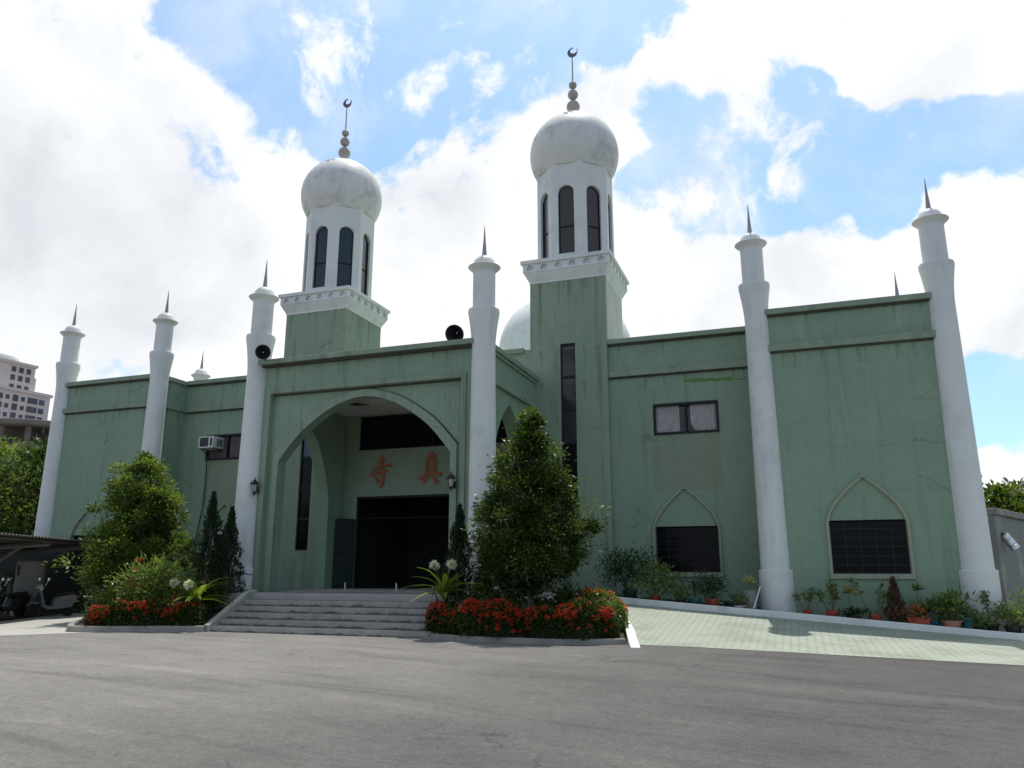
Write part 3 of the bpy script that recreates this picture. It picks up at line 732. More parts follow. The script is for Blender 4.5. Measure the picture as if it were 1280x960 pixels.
# ---- minaret towers ----------------------------------------------
def minaret(s):
    x0, x1 = (3.82, 6.575) if s > 0 else (-6.575, -3.82)
    y0, y1 = YT, YT+2.8; cx, cy = (x0+x1)/2, (y0+y1)/2
    wx0, wx1 = cx-.285, cx+.255
    b = MB()
    b.slab(rect(x0, x1, ZB, 11.66), [rect(wx0, wx1, 2.27, 9.26)], y0, y0+.25)
    b.box(x0, x0+.25, y0+.25, y1, ZB, 11.66); b.box(x1-.25, x1, y0+.25, y1, ZB, 11.66); b.box(x0+.25, x1-.25, y1-.25, y1, ZB, 11.66)
    t = b.build('minaret', M['tower'], mosque)
    if s > 0:   # the right tower's outer flank is whitewashed above the roof
        MB().box(x1-.01, x1+.012, y0+.10, y1-.004, HW+.01, 11.655).build('flank_render', M['flank'], t)
    # tall slot window in panels
    b = MB(); b.slab(rect(wx0, wx1, 2.27, 9.26), [rect(wx0+.045, wx1-.045, 2.27+.06+i*1.155, 2.27+1.155*(i+1)-.03) for i in range(6)], y0+.06, y0+.14)
    tw = b.build('slot_window', M['frame'], t)
    for i in range(6): MB().box(wx0+.03, wx1-.03, y0+.095, y0+.105, 2.3+i*1.155, 2.27+1.155*(i+1)-.02).build('pane', M['glass_grey' if i > 2 else 'glass'], tw)
    # white cornice: chamfer, band with arched niches, top slab
    b = MB(); o = .19
    q = lambda e, z: [(x0-e, y0-e, z), (x1+e, y0-e, z), (x1+e, y1+e, z), (x0-e, y1+e, z)]
    rings = [q(.012, 11.60), q(.02, 11.66), q(o, 11.99), q(o-.09, 11.996), q(o-.09, 12.30), q(o+.085, 12.305), q(o+.085, 12.43)]
    b.add([p for r_ in rings for p in r_], [(4*i+k, 4*i+(k+1) % 4, 4*i+4+(k+1) % 4, 4*i+4+k) for i in range(6) for k in range(4)]+[(24, 25, 26, 27)])
    co = b.build('cornice', M['white_cornice'], t, smooth=False)
    n = 6; sd = (x1-x0)/2+o
    for side in range(4):      # proud band with a row of arched recesses on each side
        L = 2*sd+.024 if side % 2 == 0 else 2*sd-.178
        holes = []
        for k in range(n):
            d = -sd+2*sd*(k+.5)/n; rr = .125
            holes.append([(d-rr, 12.06), (d+rr, 12.06)]+[(d+rr*math.cos(R(a)), 12.145+rr*math.sin(R(a))) for a in range(0, 181, 20)])
        bb = MB().slab(rect(-L/2, L/2, 11.995, 12.298), holes, -.012, .088)
        an = side*math.pi/2; hw = (y1-y0)/2+o if side % 2 == 0 else sd
        bb.v = [(cx+v[0]*math.cos(an)-(v[1]-hw)*math.sin(an), cy+v[0]*math.sin(an)+(v[1]-hw)*math.cos(an), v[2]) for v in bb.v]
        bb.build('niche_band', M['white_cornice'], t, smooth=False)
    # octagonal drum: eight slabs each with an arched opening
    ap = 1.34; zb, zt = 12.432, 16.35; hw = ap*math.tan(math.pi/8)
    ww, wz0, wzs = .30, 12.66, 15.05
    outl = [(-ww, wz0), (ww, wz0)]+[(ww*math.cos(R(a)), wzs+ww*math.sin(R(a))) for a in range(0, 181, 15)]
    b = MB(); pn = []
    for k in range(8):
        an = k*math.pi/4; ca, sa_ = math.cos(an), math.sin(an)
        f = lambda p, ca=ca, sa_=sa_: (cx+p[0]*ca-p[1]*sa_, cy+p[0]*sa_+p[1]*ca, p[2])
        # slab with mitred edges
        hw2 = (ap-.17)*math.tan(math.pi/8); outer = rect(-hw, hw, zb, zt)
        loops = [outer, outl]
        tr = tessellate_polygon([[Vector((p[0], p[1], 0)) for p in l] for l in loops]); fl = outer+outl; m = len(fl)
        vs = [f((p[0], -ap, p[1])) for p in fl]+[f((p[0]*(hw2/hw) if abs(p[0]) > ww+.01 else p[0], -ap+.17, p[1])) for p in fl]
        fs = [tuple(q_) for q_ in tr]+[tuple(i+m for i in reversed(q_)) for q_ in tr]
        for i in range(len(outl)):
            a_, c_ = 4+i, 4+(i+1) % len(outl); fs.append((a_, c_, c_+m, a_+m))
        b.add(vs, fs); pn.append(f)
    b.add([(cx+ap/math.cos(math.pi/8)*math.cos(R(22.5+45*k)), cy+ap/math.cos(math.pi/8)*math.sin(R(22.5+45*k)), zt+.001) for k in range(8)], [tuple(range(8))])
    dr = b.build('drum', M['white'], t)
    for f in pn:
        bb = MB().slab([(x*1.02, z) for x, z in outl], [], -ap+.115, -ap+.128); bb.v = [f(v) for v in bb.v]
        pane = bb.build('drum_window', M['glass_grey'], t)
        bb = MB(); bb.box(-ww, ww, -ap+.085, -ap+.112, 13.72, 13.76)
        for x in (-ww+.02, ww-.02): bb.box(x-.02, x+.02, -ap+.085, -ap+.112, wz0, wzs+.05)
        bb.v = [f(v) for v in bb.v]; bb.build('glazing_bar', M['frame'], t)
    # dome, ball finial and crescent
    Rr = 1.715; zc = 17.20
    prof = [(0.9, 16.30), (1.40, 16.22)] + [(Rr*math.cos(R(a)), zc+Rr*(1.0 if a < 0 else .985)*math.sin(R(a))) for a in range(-35, 88, 4)]+[(0, zc+Rr*.99)]
    MB().lathe(prof, (cx, cy, 0), 56).build('dome', M['white_dome'], t)
    def ball(r, z): return [(max(r*math.cos(R(a)), .035), z+r*math.sin(R(a))) for a in range(-80, 81, 10)]
    prof = [(.10, 18.80), (.06, 18.98), (.05, 19.1)]+ball(.262, 19.38)+ball(.208, 19.92)+ball(.158, 20.35)+[(.03, 20.52), (.022, 21.66), (.0, 21.67)]
    fi = MB().lathe(prof, (cx, cy, 0), 24).build('ball_finial', M['finial'], t)
    out = [(.20*math.cos(R(a)), .20*math.sin(R(a))) for a in range(80, 391, 10)]
    inn = [(.062+.150*math.cos(R(a)), .085+.150*math.sin(R(a))) for a in range(368, 101, -10)]
    bb = MB().slab(out+inn, [], -.03, .03)
    bb.v = [(cx+v[0]+.01, cy+v[1], 21.84+v[2]) for v in bb.v]
    bb.build('crescent', M['finial_dark'], t)
for s in (-1, 1): minaret(s)

# ------------------------------------------------------------------ fittings on the facade
def lantern(x, z, label):
    t = empty('wall_lantern', (x, -.10, z), label, 'lantern', 'lanterns beside the porch arch')
    b = MB().lathe([(.012, .30), (.02, .24), (.05, .20), (.10, .16), (.155, .10), (.15, .085), (.09, .085)], (0, -.24, 0), 6)
    b.lathe([(.10, .09), (.105, .075)], (0, -.24, 0), 6)
    for k in range(6):
        a = R(60*k); b.tube([(.095*math.cos(a), -.24+.095*math.sin(a), .08), (.058*math.cos(a), -.24+.058*math.sin(a), -.14)], .009, 5)
    b.lathe([(.065, -.14), (.05, -.17), (.025, -.22), (.012, -.28)], (0, -.24, 0), 6)
    b.build('lantern_frame', M['black'], t)
    MB().lathe([(.083, .078), (.05, -.138)], (0, -.24, 0), 6).build('lantern_glass', M['lamp_glass'], t)
    b = MB().tube([(0, -.24, -.17), (0, -.16, -.20), (0, -.07, -.12), (0, 0, -.06)], .016, 6)
    b.box(-.055, .055, -.03, .01, -.17, .04); b.build('bracket', M['black'], t, bevel=.006)
lantern(-3.50, 4.06, 'small black wall lantern beside the left white porch column')
lantern(3.14, 3.98, 'small black wall lantern between the arch and the right porch column')

def horn(loc, aim, base, label):
    t = empty('loudspeaker', loc, label, 'loudspeaker', 'horn loudspeakers on the porch')
    ax = Vector(aim).normalized()
    MB().lathe([(.0, -.02), (.04, -.03), (.06, .0), (.12, .10), (.185, .2), (.255, .295), (.275, .305), (.286, .30), (.285, .285), (.22, .20), (.15, .10), (.09, 0), (.06, -.08), (.075, -.10), (.08, -.28), (.05, -.31), (0, -.31)], (0, 0, 0), 28, ax).build('bell', M['horn'], t)
    MB().lathe([(.0, .05), (.02, .045), (.028, .0), (.03, -.02)], (0, 0, 0), 12, ax).build('throat', M['silver'], t)
    bz = Vector(base)-Vector(loc); b = MB().tube([bz, bz+Vector((0, 0, .05)), -ax*.16+Vector((0, 0, -.09)), -ax*.16], .018, 6)
    b.lathe([(.09, 0), (.09, .02)], bz, 12); b.build('bracket', M['black'], t)
    return t
h_ = horn((-3.43, -.52, 8.33), (.62, -.80, -.22), (-3.50, -.20, 8.10), 'black horn loudspeaker on the left porch column at the parapet end')
h_.scale = (.84, .84, .84)
horn((3.10, .02, 8.46), (.10, -.93, -.42), (3.22, .16, 8.16), 'black horn loudspeaker standing on the parapet near the right porch column')

# window air conditioner with its drain hose
t = empty('air_conditioner', (-9.62, 4.93, 6.30), 'off-white window air conditioner in the upper window of the left wing', 'air conditioner')
b = MB(); b.slab([(-.36, -.02), (.36, -.02), (.36, .44), (-.36, .44)], [[(-.31, .03), (.12, .03), (.12, .39), (-.31, .39)], [(.19, .05), (.31, .05), (.31, .37), (.19, .37)]], -.62, -.56)
b.box(-.36, .36, -.559, .0, -.02, .44); b.build('casing', M['ac'], t, bevel=.012)
b = MB(); b.box(-.308, .118, -.595, -.561, .032, .388); b.box(.192, .308, -.595, -.561, .052, .368)
for k in range(9): b.box(-.306, .116, -.606, -.597, .05+.04*k, .056+.04*k)
b.build('grille', M['ac_dark'], t)
b = MB()
for k in range(4): b.box(.361, .372, -.40+.09*k, -.35+.09*k, .06, .36)
b.build('side_vent', M['ac_dark'], t)
b = MB().tube([(-.32, -.50, .0), (-.31, -.12, -.25), (-.34, -.05, -1.0), (-.36, -.04, -2.2), (-.50, -.04, -3.1), (-.62, -.05, -3.9)], .022, 6)
b.build('drain_hose', M['pot_dark'], t)
for x in (-.36, .36): MB().tube([(x, -.57, -.035), (x, 0, -.035)], .018, 6).build('support_bracket', M['black'], t)
# white bent pipe by the left wing
b = MB().tube([(-8.88, 4.8, 2.95), (-9.02, 4.7, 2.95), (-9.12, 4.66, 2.86), (-9.12, 4.66, 2.35), (-9.25, 4.62, 2.2), (-9.6, 4.6, 2.1)], .055, 8)
tag(b.build('bent_pipe', M['white']), 'white bent pipe low on the left wing wall beside the tall dark conifers', 'pipe')
# floor stops and a chair in the doorway
for i, (x, y, lb) in enumerate(((-1.75, 2.34, 'short pale floor post before the open door leaf'), (.28, 2.02, 'short pale floor post in the middle of the doorway'))):
    t = empty('floor_post', (x, y, ZP), lb, 'post', 'floor posts on the porch platform')
    MB().lathe([(.022, .03), (.022, .24), (.0, .25)], n=10).build('post', M['ac'], t)
    b = MB().lathe([(.10, 0), (.10, .02), (.03, .04)], n=14); b.build('base', M['platform'], t)
t = empty('metal_chair', (1.15, 4.1, ZP), 'dark metal chair standing in the entrance doorway', 'chair', rz=R(20))
MB().box(-.21, .21, -.2, .2, .43, .46).build('seat', M['black'], t, bevel=.01)
MB().box(-.2, .2, .19, .215, .66, .86).build('backrest', M['black'], t, bevel=.008)
for x, y, h in ((-.2, -.19, .43), (.2, -.19, .43), (-.2, .2, .87), (.2, .2, .87)):
    MB().tube([(x, y, 0), (x, y, h)], .012, 8).build('leg', M['spike'], t)

# ------------------------------------------------------------------ planters beside the steps
LF = [(-9.4, .2, .16), (-8.2, -1.6, .16), (-6.6, -3.6, .16), (-5.85, -4.32, .15), (-5.45, -4.34, .15), (-4.4, -3.95, .15), (-3.3, -3.50, .15), (-2.50, -3.22, .15)]
tag(kerb_run('planter_kerb', LF, .16, M['kerb_old']), 'grey concrete kerb along the front of the left flower bed', 'kerb')
tag(kerb_run('stair_cheek', [(-2.50, -3.12, .17), (-2.50, -1.6, .98), (-2.56, -1.2, 1.0), (-3.62, -.36, 1.02)], .17, M['cheek']), 'pale sloping cheek wall between the steps and the left flower bed', 'stair wall')
b = MB(); fr = [(x, y) for x, y, z in LF]+[(-2.59, -1.6), (-3.7, -.3)]
b.add([(x, y, .12) for x, y in fr[:8]]+[(-2.59, -1.6, .55), (-3.75, -.3, .75), (-3.8, 4.7, .8), (-11.2, 4.9, .6), (-11.2, 3.4, .5), (-9.5, 3.0, .3)]+[(-6, -1.5, .35)],
      [(i, i+1, 14) for i in range(13)]+[(13, 0, 14)])
tag(b.build('left_flower_bed', M['soil']), kind='structure')
RF = [(3.64, -1.7, .14), (3.64, -2.75, .13), (3.80, -3.02, .12), (4.5, -3.28, .12), (5.4, -3.54, .12), (6.5, -3.60, .12), (7.5, -3.46, .12), (8.1, -3.2, .12), (8.5, -2.95, .12)]
tag(kerb_run('planter_kerb', RF, .15, M['kerb_old']), 'weathered low kerb along the front of the right flower bed', 'kerb')
tag(kerb_run('ramp_kerb', [(x+.02, y, max(z_ramp(x+.1, y)+.16, zg(x)+.05)) for x, y in KERB_SIDE[:-1]]+[(8.92, -3.95, zg(9)+.035)], .20, M['kerb']),
    'short white curved kerb between the right flower bed and the ramp', 'kerb')
b = MB(); b.add([(x, y, .10) for x, y, z in RF]+[(8.0, -.9, .30), (7.5, .15, .45), (6.3, 1.3, .66), (4.15, 1.3, .75), (4.12, -.3, .70)]+[(6.0, -1.6, .42)],
                [(i, i+1, 14) for i in range(13)]+[(13, 0, 14)])
tag(b.build('right_flower_bed', M['soil']), kind='structure')

# ------------------------------------------------------------------ plants
def frame_of(path, d):
    """point and tangent at distance d along a polyline"""
    for (a, b_) in zip(path, path[1:]):
        a, b_ = Vector(a), Vector(b_); L = (b_-a).length
        if d <= L: return a+(b_-a)*(d/L), (b_-a).normalized()
        d -= L
    return Vector(path[-1]), (Vector(path[-1])-Vector(path[-2])).normalized()

def bloom_cluster(P, N, n, r, g):
    """little four-petal flowers packed over a dome"""
    d = g.normal(size=(n, 3)); d /= np.linalg.norm(d, axis=1, keepdims=True)
    d = d + np.asarray(N)*1.0; d /= np.linalg.norm(d, axis=1, keepdims=True)
    return np.asarray(P)+d*r, np.cross(d, g.normal(size=(n, 3)))*.8+d*.4

def hedge(name, label, path, width, height, zf, seed, nleaf, blooms, bloom_band, mats=('leaf_hedge', 'bloom')):
    g = np.random.default_rng(seed); path = [Vector(p) for p in smooth_arch(path, 8)]
    Ltot = sum((q-p).length for p, q in zip(path, path[1:]))
    c0, _ = frame_of(path, Ltot/2)
    root = empty(name, (c0.x, c0.y, zf(c0.x, c0.y)), label, 'hedge', 'red flowering hedges beside the steps')
    inv = Vector(root.location)
    P = []; D = []; B = []; BN = []
    def prof(ds, side):   # rounded cross-section: side angle 0 (front foot) .. pi (back foot)
        p, t = frame_of(path, ds); nn = Vector((t.y, -t.x))
        lump = 1+.13*math.sin(ds*3.1+seed)+.09*math.sin(ds*7.3+2*seed)
        cx_ = math.cos(side); sx = math.sin(side)
        off = nn*(width/2)*np.sign(cx_)*abs(cx_)**.55*lump
        z = height*abs(sx)**.6*lump
        q = p+off
        return Vector((q.x, q.y, zf(q.x, q.y)+z)), Vector((nn.x*cx_, nn.y*cx_, sx))
    for i in range(nleaf):
        q, n_ = prof(g.uniform(0, Ltot), g.uniform(-.02, math.pi*.98))
        q = q-n_*g.uniform(0, .12)*1.0
        P.append(q-inv); D.append(np.array(n_)+g.normal(size=3)*.75)
    for e in (0, Ltot):    # rounded ends
        for i in range(nleaf//14):
            a = g.uniform(0, math.pi); q, n_ = prof(e, a); p, t = frame_of(path, e)
            k = g.uniform(0, 1)**.5; qq = Vector((p.x, p.y, q.z)).lerp(q, k); sg = -1 if e == 0 else 1
            qq = qq+t.to_3d()*sg*(.16*(1-k*k)+g.uniform(-.08, .04)); qq.z = zf(p.x, p.y)+(q.z-zf(p.x, p.y))*g.uniform(.1, 1)
            P.append(qq-inv); D.append(np.array(t.to_3d()*sg)+g.normal(size=3)*.6)
    leaves('foliage', P, D, .085, .042, M[mats[0]], root, seed=seed, flat=.4)
    # twiggy core
    b = MB(); n = 24; m = 9
    for i in range(n+1):
        for k in range(m):
            q, n_ = prof(Ltot*(.015+.97*i/n), math.pi*k/(m-1)); q = q-n_*.13; b.v.append(q-inv)
    b.f = [(i*m+k, (i+1)*m+k, (i+1)*m+k+1, i*m+k+1) for i in range(n) for k in range(m-1)]+[tuple(range(m)), tuple(n*m+k for k in range(m-1, -1, -1))]
    b.build('twigs', M['leaf_cyp'], root, clean=False)
    BP = []; BD = []; cl = [(g.uniform(0, Ltot), g.uniform(*bloom_band)) for _ in range(max(6, blooms//9))]
    for i in range(blooms):
        if g.random() < .88: c = cl[g.integers(len(cl))]; ds, a = c[0]+g.normal()*.16, c[1]+g.normal()*.22
        else: ds, a = g.uniform(0, Ltot), g.uniform(*bloom_band)
        q, n_ = prof(min(max(ds, .01), Ltot-.01), min(max(a, .12), 2.2)); q = q+n_*.015
        p, d = bloom_cluster(q-inv, n_, 16, g.uniform(.030, .058), g); BP.append(p); BD.append(d)
    leaves('blossoms', np.concatenate(BP), np.concatenate(BD), .034, .030, M[mats[1]], root, seed=seed+5, flat=.2)
    return root
zbed = lambda x, y: .10
hedge('flowering_hedge', 'long hedge of bright red blossoms at the foot of the right flower bed', [(3.98, -2.64), (4.6, -2.92), (5.5, -3.16), (6.5, -3.22), (7.4, -3.06), (8.06, -2.66)], .90, .68, zbed, 3, 16000, 290, (.25, 1.5))
hedge('flowering_hedge', 'dark low hedge with scattered red blossoms along the left flower bed', [(-5.45, -3.93), (-4.7, -3.66), (-3.9, -3.36), (-2.95, -2.98)], .76, .58, zbed, 11, 8500, 115, (.35, 1.7))
hedge('flowering_hedge', 'short flowering hedge rising beside the ramp kerb behind the long red one', [(8.0, -2.05), (7.6, -.9), (7.1, .0)], .75, .62, lambda x, y: .10+.09*(y+3.0), 21, 5200, 60, (.4, 2.2), ('leaf_bush', 'bloom_orange'))

def tree(name, label, base, H, profile, z_lo, trunk_r, nclump, per, L, W, sig, mats, seed, group=None, lean=(0, 0), limbs=True, droop=-.05, stems=1, out=.9, cat='tree'):
    g = np.random.default_rng(seed)
    root = empty(name, base, label, cat, group)
    ts = [p[0] for p in profile]; rs = [p[1] for p in profile]
    lob = g.uniform(0, 6.28, 5)
    def Rad(t, a):
        r = np.interp(t, ts, rs)
        return r*(1+.20*math.sin(3*a+lob[0]+5*t)+.16*math.sin(5*a+lob[1]-9*t)+.12*math.sin(9*a+lob[2]+16*t))
    C = []; tmax = 0
    w = np.interp(np.linspace(0, 1, 200), ts, rs)**1.5+.04; cdf = np.cumsum(w)/w.sum()
    for i in range(nclump):
        t = float(np.interp(g.random(), cdf, np.linspace(0, 1, 200))); a = g.uniform(0, 2*math.pi)
        k = (.30+.74*g.random()**.5) if g.random() < .80 else (g.uniform(.0, .4) if g.random() < .6 else g.uniform(1.05, 1.32))
        r = Rad(t, a)*k
        z = z_lo+(H-z_lo)*t
        C.append((r*math.cos(a)+lean[0]*z, r*math.sin(a)+lean[1]*z, z, t, a, k))
    C.append((lean[0]*H, lean[1]*H, H-.08, 1, 0, .2))
    P = []; D = []; Tn = []
    for (x, y, z, t, a, k) in C:
        n = int(per*g.uniform(.6, 1.35)*(.5 if k > 1.04 else 1)); sg = sig*g.uniform(.6, 1.2)*(1.0 if t < .9 else .6)
        o = g.normal(size=(n, 3))*np.array([sg, sg, sg*.72])
        rad = np.array([math.cos(a), math.sin(a), .15])*k
        P.append(np.array([x, y, z])+o+rad*sg*.3)
        d = o/sg*.55+rad*out+np.array([0, 0, .25])+g.normal(size=(n, 3))*.5; d[:, 2] += droop
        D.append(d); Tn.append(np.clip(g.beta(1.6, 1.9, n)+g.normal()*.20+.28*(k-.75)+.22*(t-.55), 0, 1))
    leaves('crown', np.concatenate(P), np.concatenate(D), L, W, M[mats[0]], root, np.concatenate(Tn), seed=seed)
    b = MB(); top = z_lo+(H-z_lo)*.82
    for s_ in range(stems):
        ox, oy = (g.normal()*.09, g.normal()*.09) if stems > 1 else (0, 0)
        pts = []; rr = []
        for i in range(9):
            q = i/8; z = top*q
            pts.append((lean[0]*z+ox*(1+2*q)+.03*math.sin(5*q+s_)*H*.15, lean[1]*z+oy*(1+2*q)+.03*math.cos(4*q)*H*.12, z-.1)); rr.append(trunk_r*(1-.82*q)/math.sqrt(stems)*(1.25 if i == 0 else 1))
        b.tube(pts, rr, 8)
    if limbs:
        for (x, y, z, t, a, k) in C[:-1]:
            if g.random() < .55:
                z0 = max(z_lo*.75, z-.22*H*k*g.uniform(.6, 1.2)); p0 = Vector((lean[0]*z0, lean[1]*z0, z0)); p2 = Vector((x, y, z)); p1 = p0.lerp(p2, .5)+Vector((0, 0, -.04*H*k))
                b.tube([p0, p1, p2], [trunk_r*.30, trunk_r*.20, trunk_r*.08], 5)
    b.build('trunk', M[mats[1]], root, clean=False)
    return root

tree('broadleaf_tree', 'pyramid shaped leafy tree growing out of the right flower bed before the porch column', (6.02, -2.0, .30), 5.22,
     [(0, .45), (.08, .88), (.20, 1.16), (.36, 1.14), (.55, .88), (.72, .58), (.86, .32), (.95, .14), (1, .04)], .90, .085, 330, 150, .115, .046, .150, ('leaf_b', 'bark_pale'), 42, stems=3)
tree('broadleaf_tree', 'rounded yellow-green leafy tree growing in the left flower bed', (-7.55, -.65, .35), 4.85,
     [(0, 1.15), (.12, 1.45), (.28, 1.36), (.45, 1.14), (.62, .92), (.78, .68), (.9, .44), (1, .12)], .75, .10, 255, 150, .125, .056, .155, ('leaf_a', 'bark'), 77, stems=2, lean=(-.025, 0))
# second, leaning shoot mass low on the left side of that tree
def bush(name, label, base, rx, ry, h, n, L, W, mat, seed, bloom=0, bmat='bloom', cat='shrub', group=None, dome=.5, stems=7, z0=.12):
    g = np.random.default_rng(seed); root = empty(name, base, label, cat, group)
    P = []; D = []; nc = max(7, n//85)
    cs = []
    for i in range(nc):
        a = g.uniform(0, 6.283); k = g.random()**.5; z = h*(z0+(1-z0)*(g.random()**.8)*(1-.45*k*k))
        cs.append((rx*k*math.cos(a), ry*k*math.sin(a), z))
    for c in cs:
        m = n//nc; o = g.normal(size=(m, 3))*np.array([rx, ry, h*.6])*.20
        P.append(np.array(c)+o); D.append(o/np.array([rx, ry, h*.6])*2.2+np.array([c[0]/rx*.5, c[1]/ry*.5, .45])+g.normal(size=(m, 3))*.45)
    P = np.concatenate(P); D = np.concatenate(D); P[:, 2] = np.maximum(P[:, 2], .03)
    leaves('foliage', P, D, L, W, M[mat], root, seed=seed)
    b = MB()
    for i in range(min(stems, nc)):
        c = cs[i]; b.tube([(c[0]*.12, c[1]*.12, -.05), (c[0]*.5, c[1]*.5, c[2]*.55), (c[0], c[1], c[2])], [.018, .012, .005], 5)
    b.build('stem', M['bark'], root, clean=False)
    if bloom:
        BP = []; BD = []
        for i in range(bloom):
            a = g.uniform(math.pi*.95, math.pi*2.05); z = g.uniform(.35, 1.0)*h; k = .95*math.sqrt(max(.05, 1-(z/h)**2*.7))
            q = np.array([rx*k*math.cos(a), ry*k*math.sin(a), z]); nn = np.array([math.cos(a)*.6, math.sin(a)*.6, .6])
            p, d = bloom_cluster(q, nn, 26, g.uniform(.06, .09), g); BP.append(p); BD.append(d)
        leaves('blossoms', np.concatenate(BP), np.concatenate(BD), .05, .042, M[bmat], root, seed=seed+3, flat=.2)
    return root
bush('flowering_shrub', 'glossy broad-leaved shrub with red flower heads under the left tree', (-4.55, -2.85, .22), 1.08, .60, 1.62, 3500, .140, .066, 'leaf_bush', 5, 11)
bush('leafy_shrub', 'dark leafy shrub at the left end of the left flower bed', (-6.15, -2.9, .2), .8, .6, .95, 1500, .10, .045, 'leaf_hedge', 6)
bush('leafy_shrub', 'dark leafy shrub under the crown of the right tree', (5.25, -1.95, .30), .75, .6, 1.0, 2200, .11, .05, 'leaf_b', 8)
bush('leafy_shrub', 'dark leafy shrub to the right of the right tree trunk', (6.9, -1.85, .30), .70, .6, .9, 1900, .11, .05, 'leaf_hedge', 9)
bush('leafy_shrub', 'dim leafy shrub below the tall conifers of the left flower bed', (-3.45, -1.75, .45), .55, .5, .8, 1200, .09, .04, 'leaf_hedge', 14, 3)
bush('leafy_shrub', 'bright orange-tipped low shrub behind the right tree trunk', (6.2, -1.15, .45), .40, .35, .75, 420, .10, .045, 'leaf_croton', 19, 4, 'bloom_orange')
bush('leafy_shrub', 'low green shrub behind the conifers against the left porch pier', (-4.9, -.6, .5), .8, .6, 1.05, 1500, .10, .045, 'leaf_b', 24)

def conifer(label, base, h, r, seed, mat='leaf_cyp', group='dark conifers by the steps', n=3600, lean=(0, 0), name='conifer_shrub', bark='bark'):
    g = np.random.default_rng(seed); root = empty(name, base, label, 'conifer', group)
    t = g.random(n)**.85; a = g.uniform(0, 6.283, n); rad = r*np.interp(t, [0, .12, .45, .8, 1], [.75, 1, .66, .26, .02])*(1+.42*np.sin(3*a+9*t*2+seed)+.28*np.sin(7*a+23*t)+.22*np.sin(34*t+2*a))*(.6+.4*g.random(n)**.5)
    P = np.stack([rad*np.cos(a)+lean[0]*t*h, rad*np.sin(a)+lean[1]*t*h, t*h], 1)
    D = np.stack([np.cos(a)*.65*(1-t), np.sin(a)*.65*(1-t), np.full(n, 1.0)], 1)+g.normal(size=(n, 3))*.30
    leaves('foliage', P, D, .12, .035, M[mat], root, seed=seed, flat=.2)
    MB().tube([(0, 0, -.1), (lean[0]*h*.5, lean[1]*h*.5, h*.5), (lean[0]*h*.95, lean[1]*h*.95, h*.95)], [r*.22, r*.16, .01], 7).build('trunk', M[bark], root, clean=False)
    return root
conifer('tallest dark spire-shaped conifer beside the left porch column', (-4.02, -1.5, .5), 3.25, .50, 31)
conifer('second dark conifer between the tallest spire and the left porch column', (-3.52, -1.25, .55), 2.75, .42, 32)
conifer('dark spire-shaped conifer in front of the right arch pier', (3.95, -1.55, .4), 2.75, .44, 33)
conifer('small dark conifer behind the white lilies at the right end of the steps', (3.55+.15, -1.25, .6), 1.35, .22, 34, n=1200)
conifer('leaning dark conifer between the right spire and the leafy tree', (4.45, -1.3, .4), 1.95, .30, 35, n=1800, lean=(.16, 0))

def lily(label, base, seed, nl, Ll, flowers, aim=None):
    g = np.random.default_rng(seed); root = empty('spider_lily', base, label, 'lily', 'white spider lilies')
    V = []; F = []; Tt = []
    for i in range(nl):
        a = 6.283*i/nl+g.uniform(-.3, .3); L = Ll*g.uniform(.7, 1.1); w = .15*g.uniform(.8, 1.2); up = g.uniform(.55, 1.35)
        d = np.array([math.cos(a), math.sin(a), 0]); sd = np.array([-d[1], d[0], 0]); o = len(V); m = 9; tn = g.random()
        for k in range(m):
            t = k/(m-1); s = t*L
            p = d*(s*(.35+.50*t)/up**.4)+np.array([0, 0, up*s*(1-.62*t/up)]); ww = w*(math.sin(math.pi*min(.97, .18+t*.82)))**.7
            for q, dz in ((-1, .25), (0, 0), (1, .25)): V.append(p+sd*q*ww*.5+np.array([0, 0, dz*ww*.5])); Tt.append(tn)
        for k in range(m-1):
            for q in range(2): F.append((o+3*k+q, o+3*k+q+1, o+3*k+q+4, o+3*k+q+3))
    me = bpy.data.meshes.new('strap_leaves'); me.from_pydata([tuple(v) for v in V], [], F)
    at = me.attributes.new('tint', 'FLOAT', 'POINT'); at.data.foreach_set('value', np.array(Tt, np.float32))
    me.polygons.foreach_set('use_smooth', [True]*len(F)); link('strap_leaves', me, M['leaf_lily'], root)
    for (dx, dy, h) in flowers:
        st = MB().tube([(0, 0, 0), (dx*.4, dy*.4, h*.55), (dx, dy, h)], [.022, .017, .012], 6).build('flower_stalk', M['leaf_lily'], root, clean=False)
        n = 170; dd = g.normal(size=(n, 3)); dd[:, 2] = dd[:, 2]*.7+.35; dd /= np.linalg.norm(dd, axis=1, keepdims=True)
        P = np.array([dx, dy, h+.01])+dd*.05
        D = dd+np.array([0, 0, -.25])
        leaves('white_flower', P, D, .095, .032, M['bloom_white'], root, seed=seed+int(h*100), flat=.2)
    return root
lily('white spider lily with two flower heads at the right end of the steps', (3.86, -2.2, .86), 51, 22, 1.2, [(-.24, -.12, .80), (.22, -.10, .82)])
lily('white spider lily with drooping flowers at the left of the steps', (-3.15, -2.85, .66), 52, 22, 1.2, [(-.42, -.40, .56), (.08, -.42, .52)])

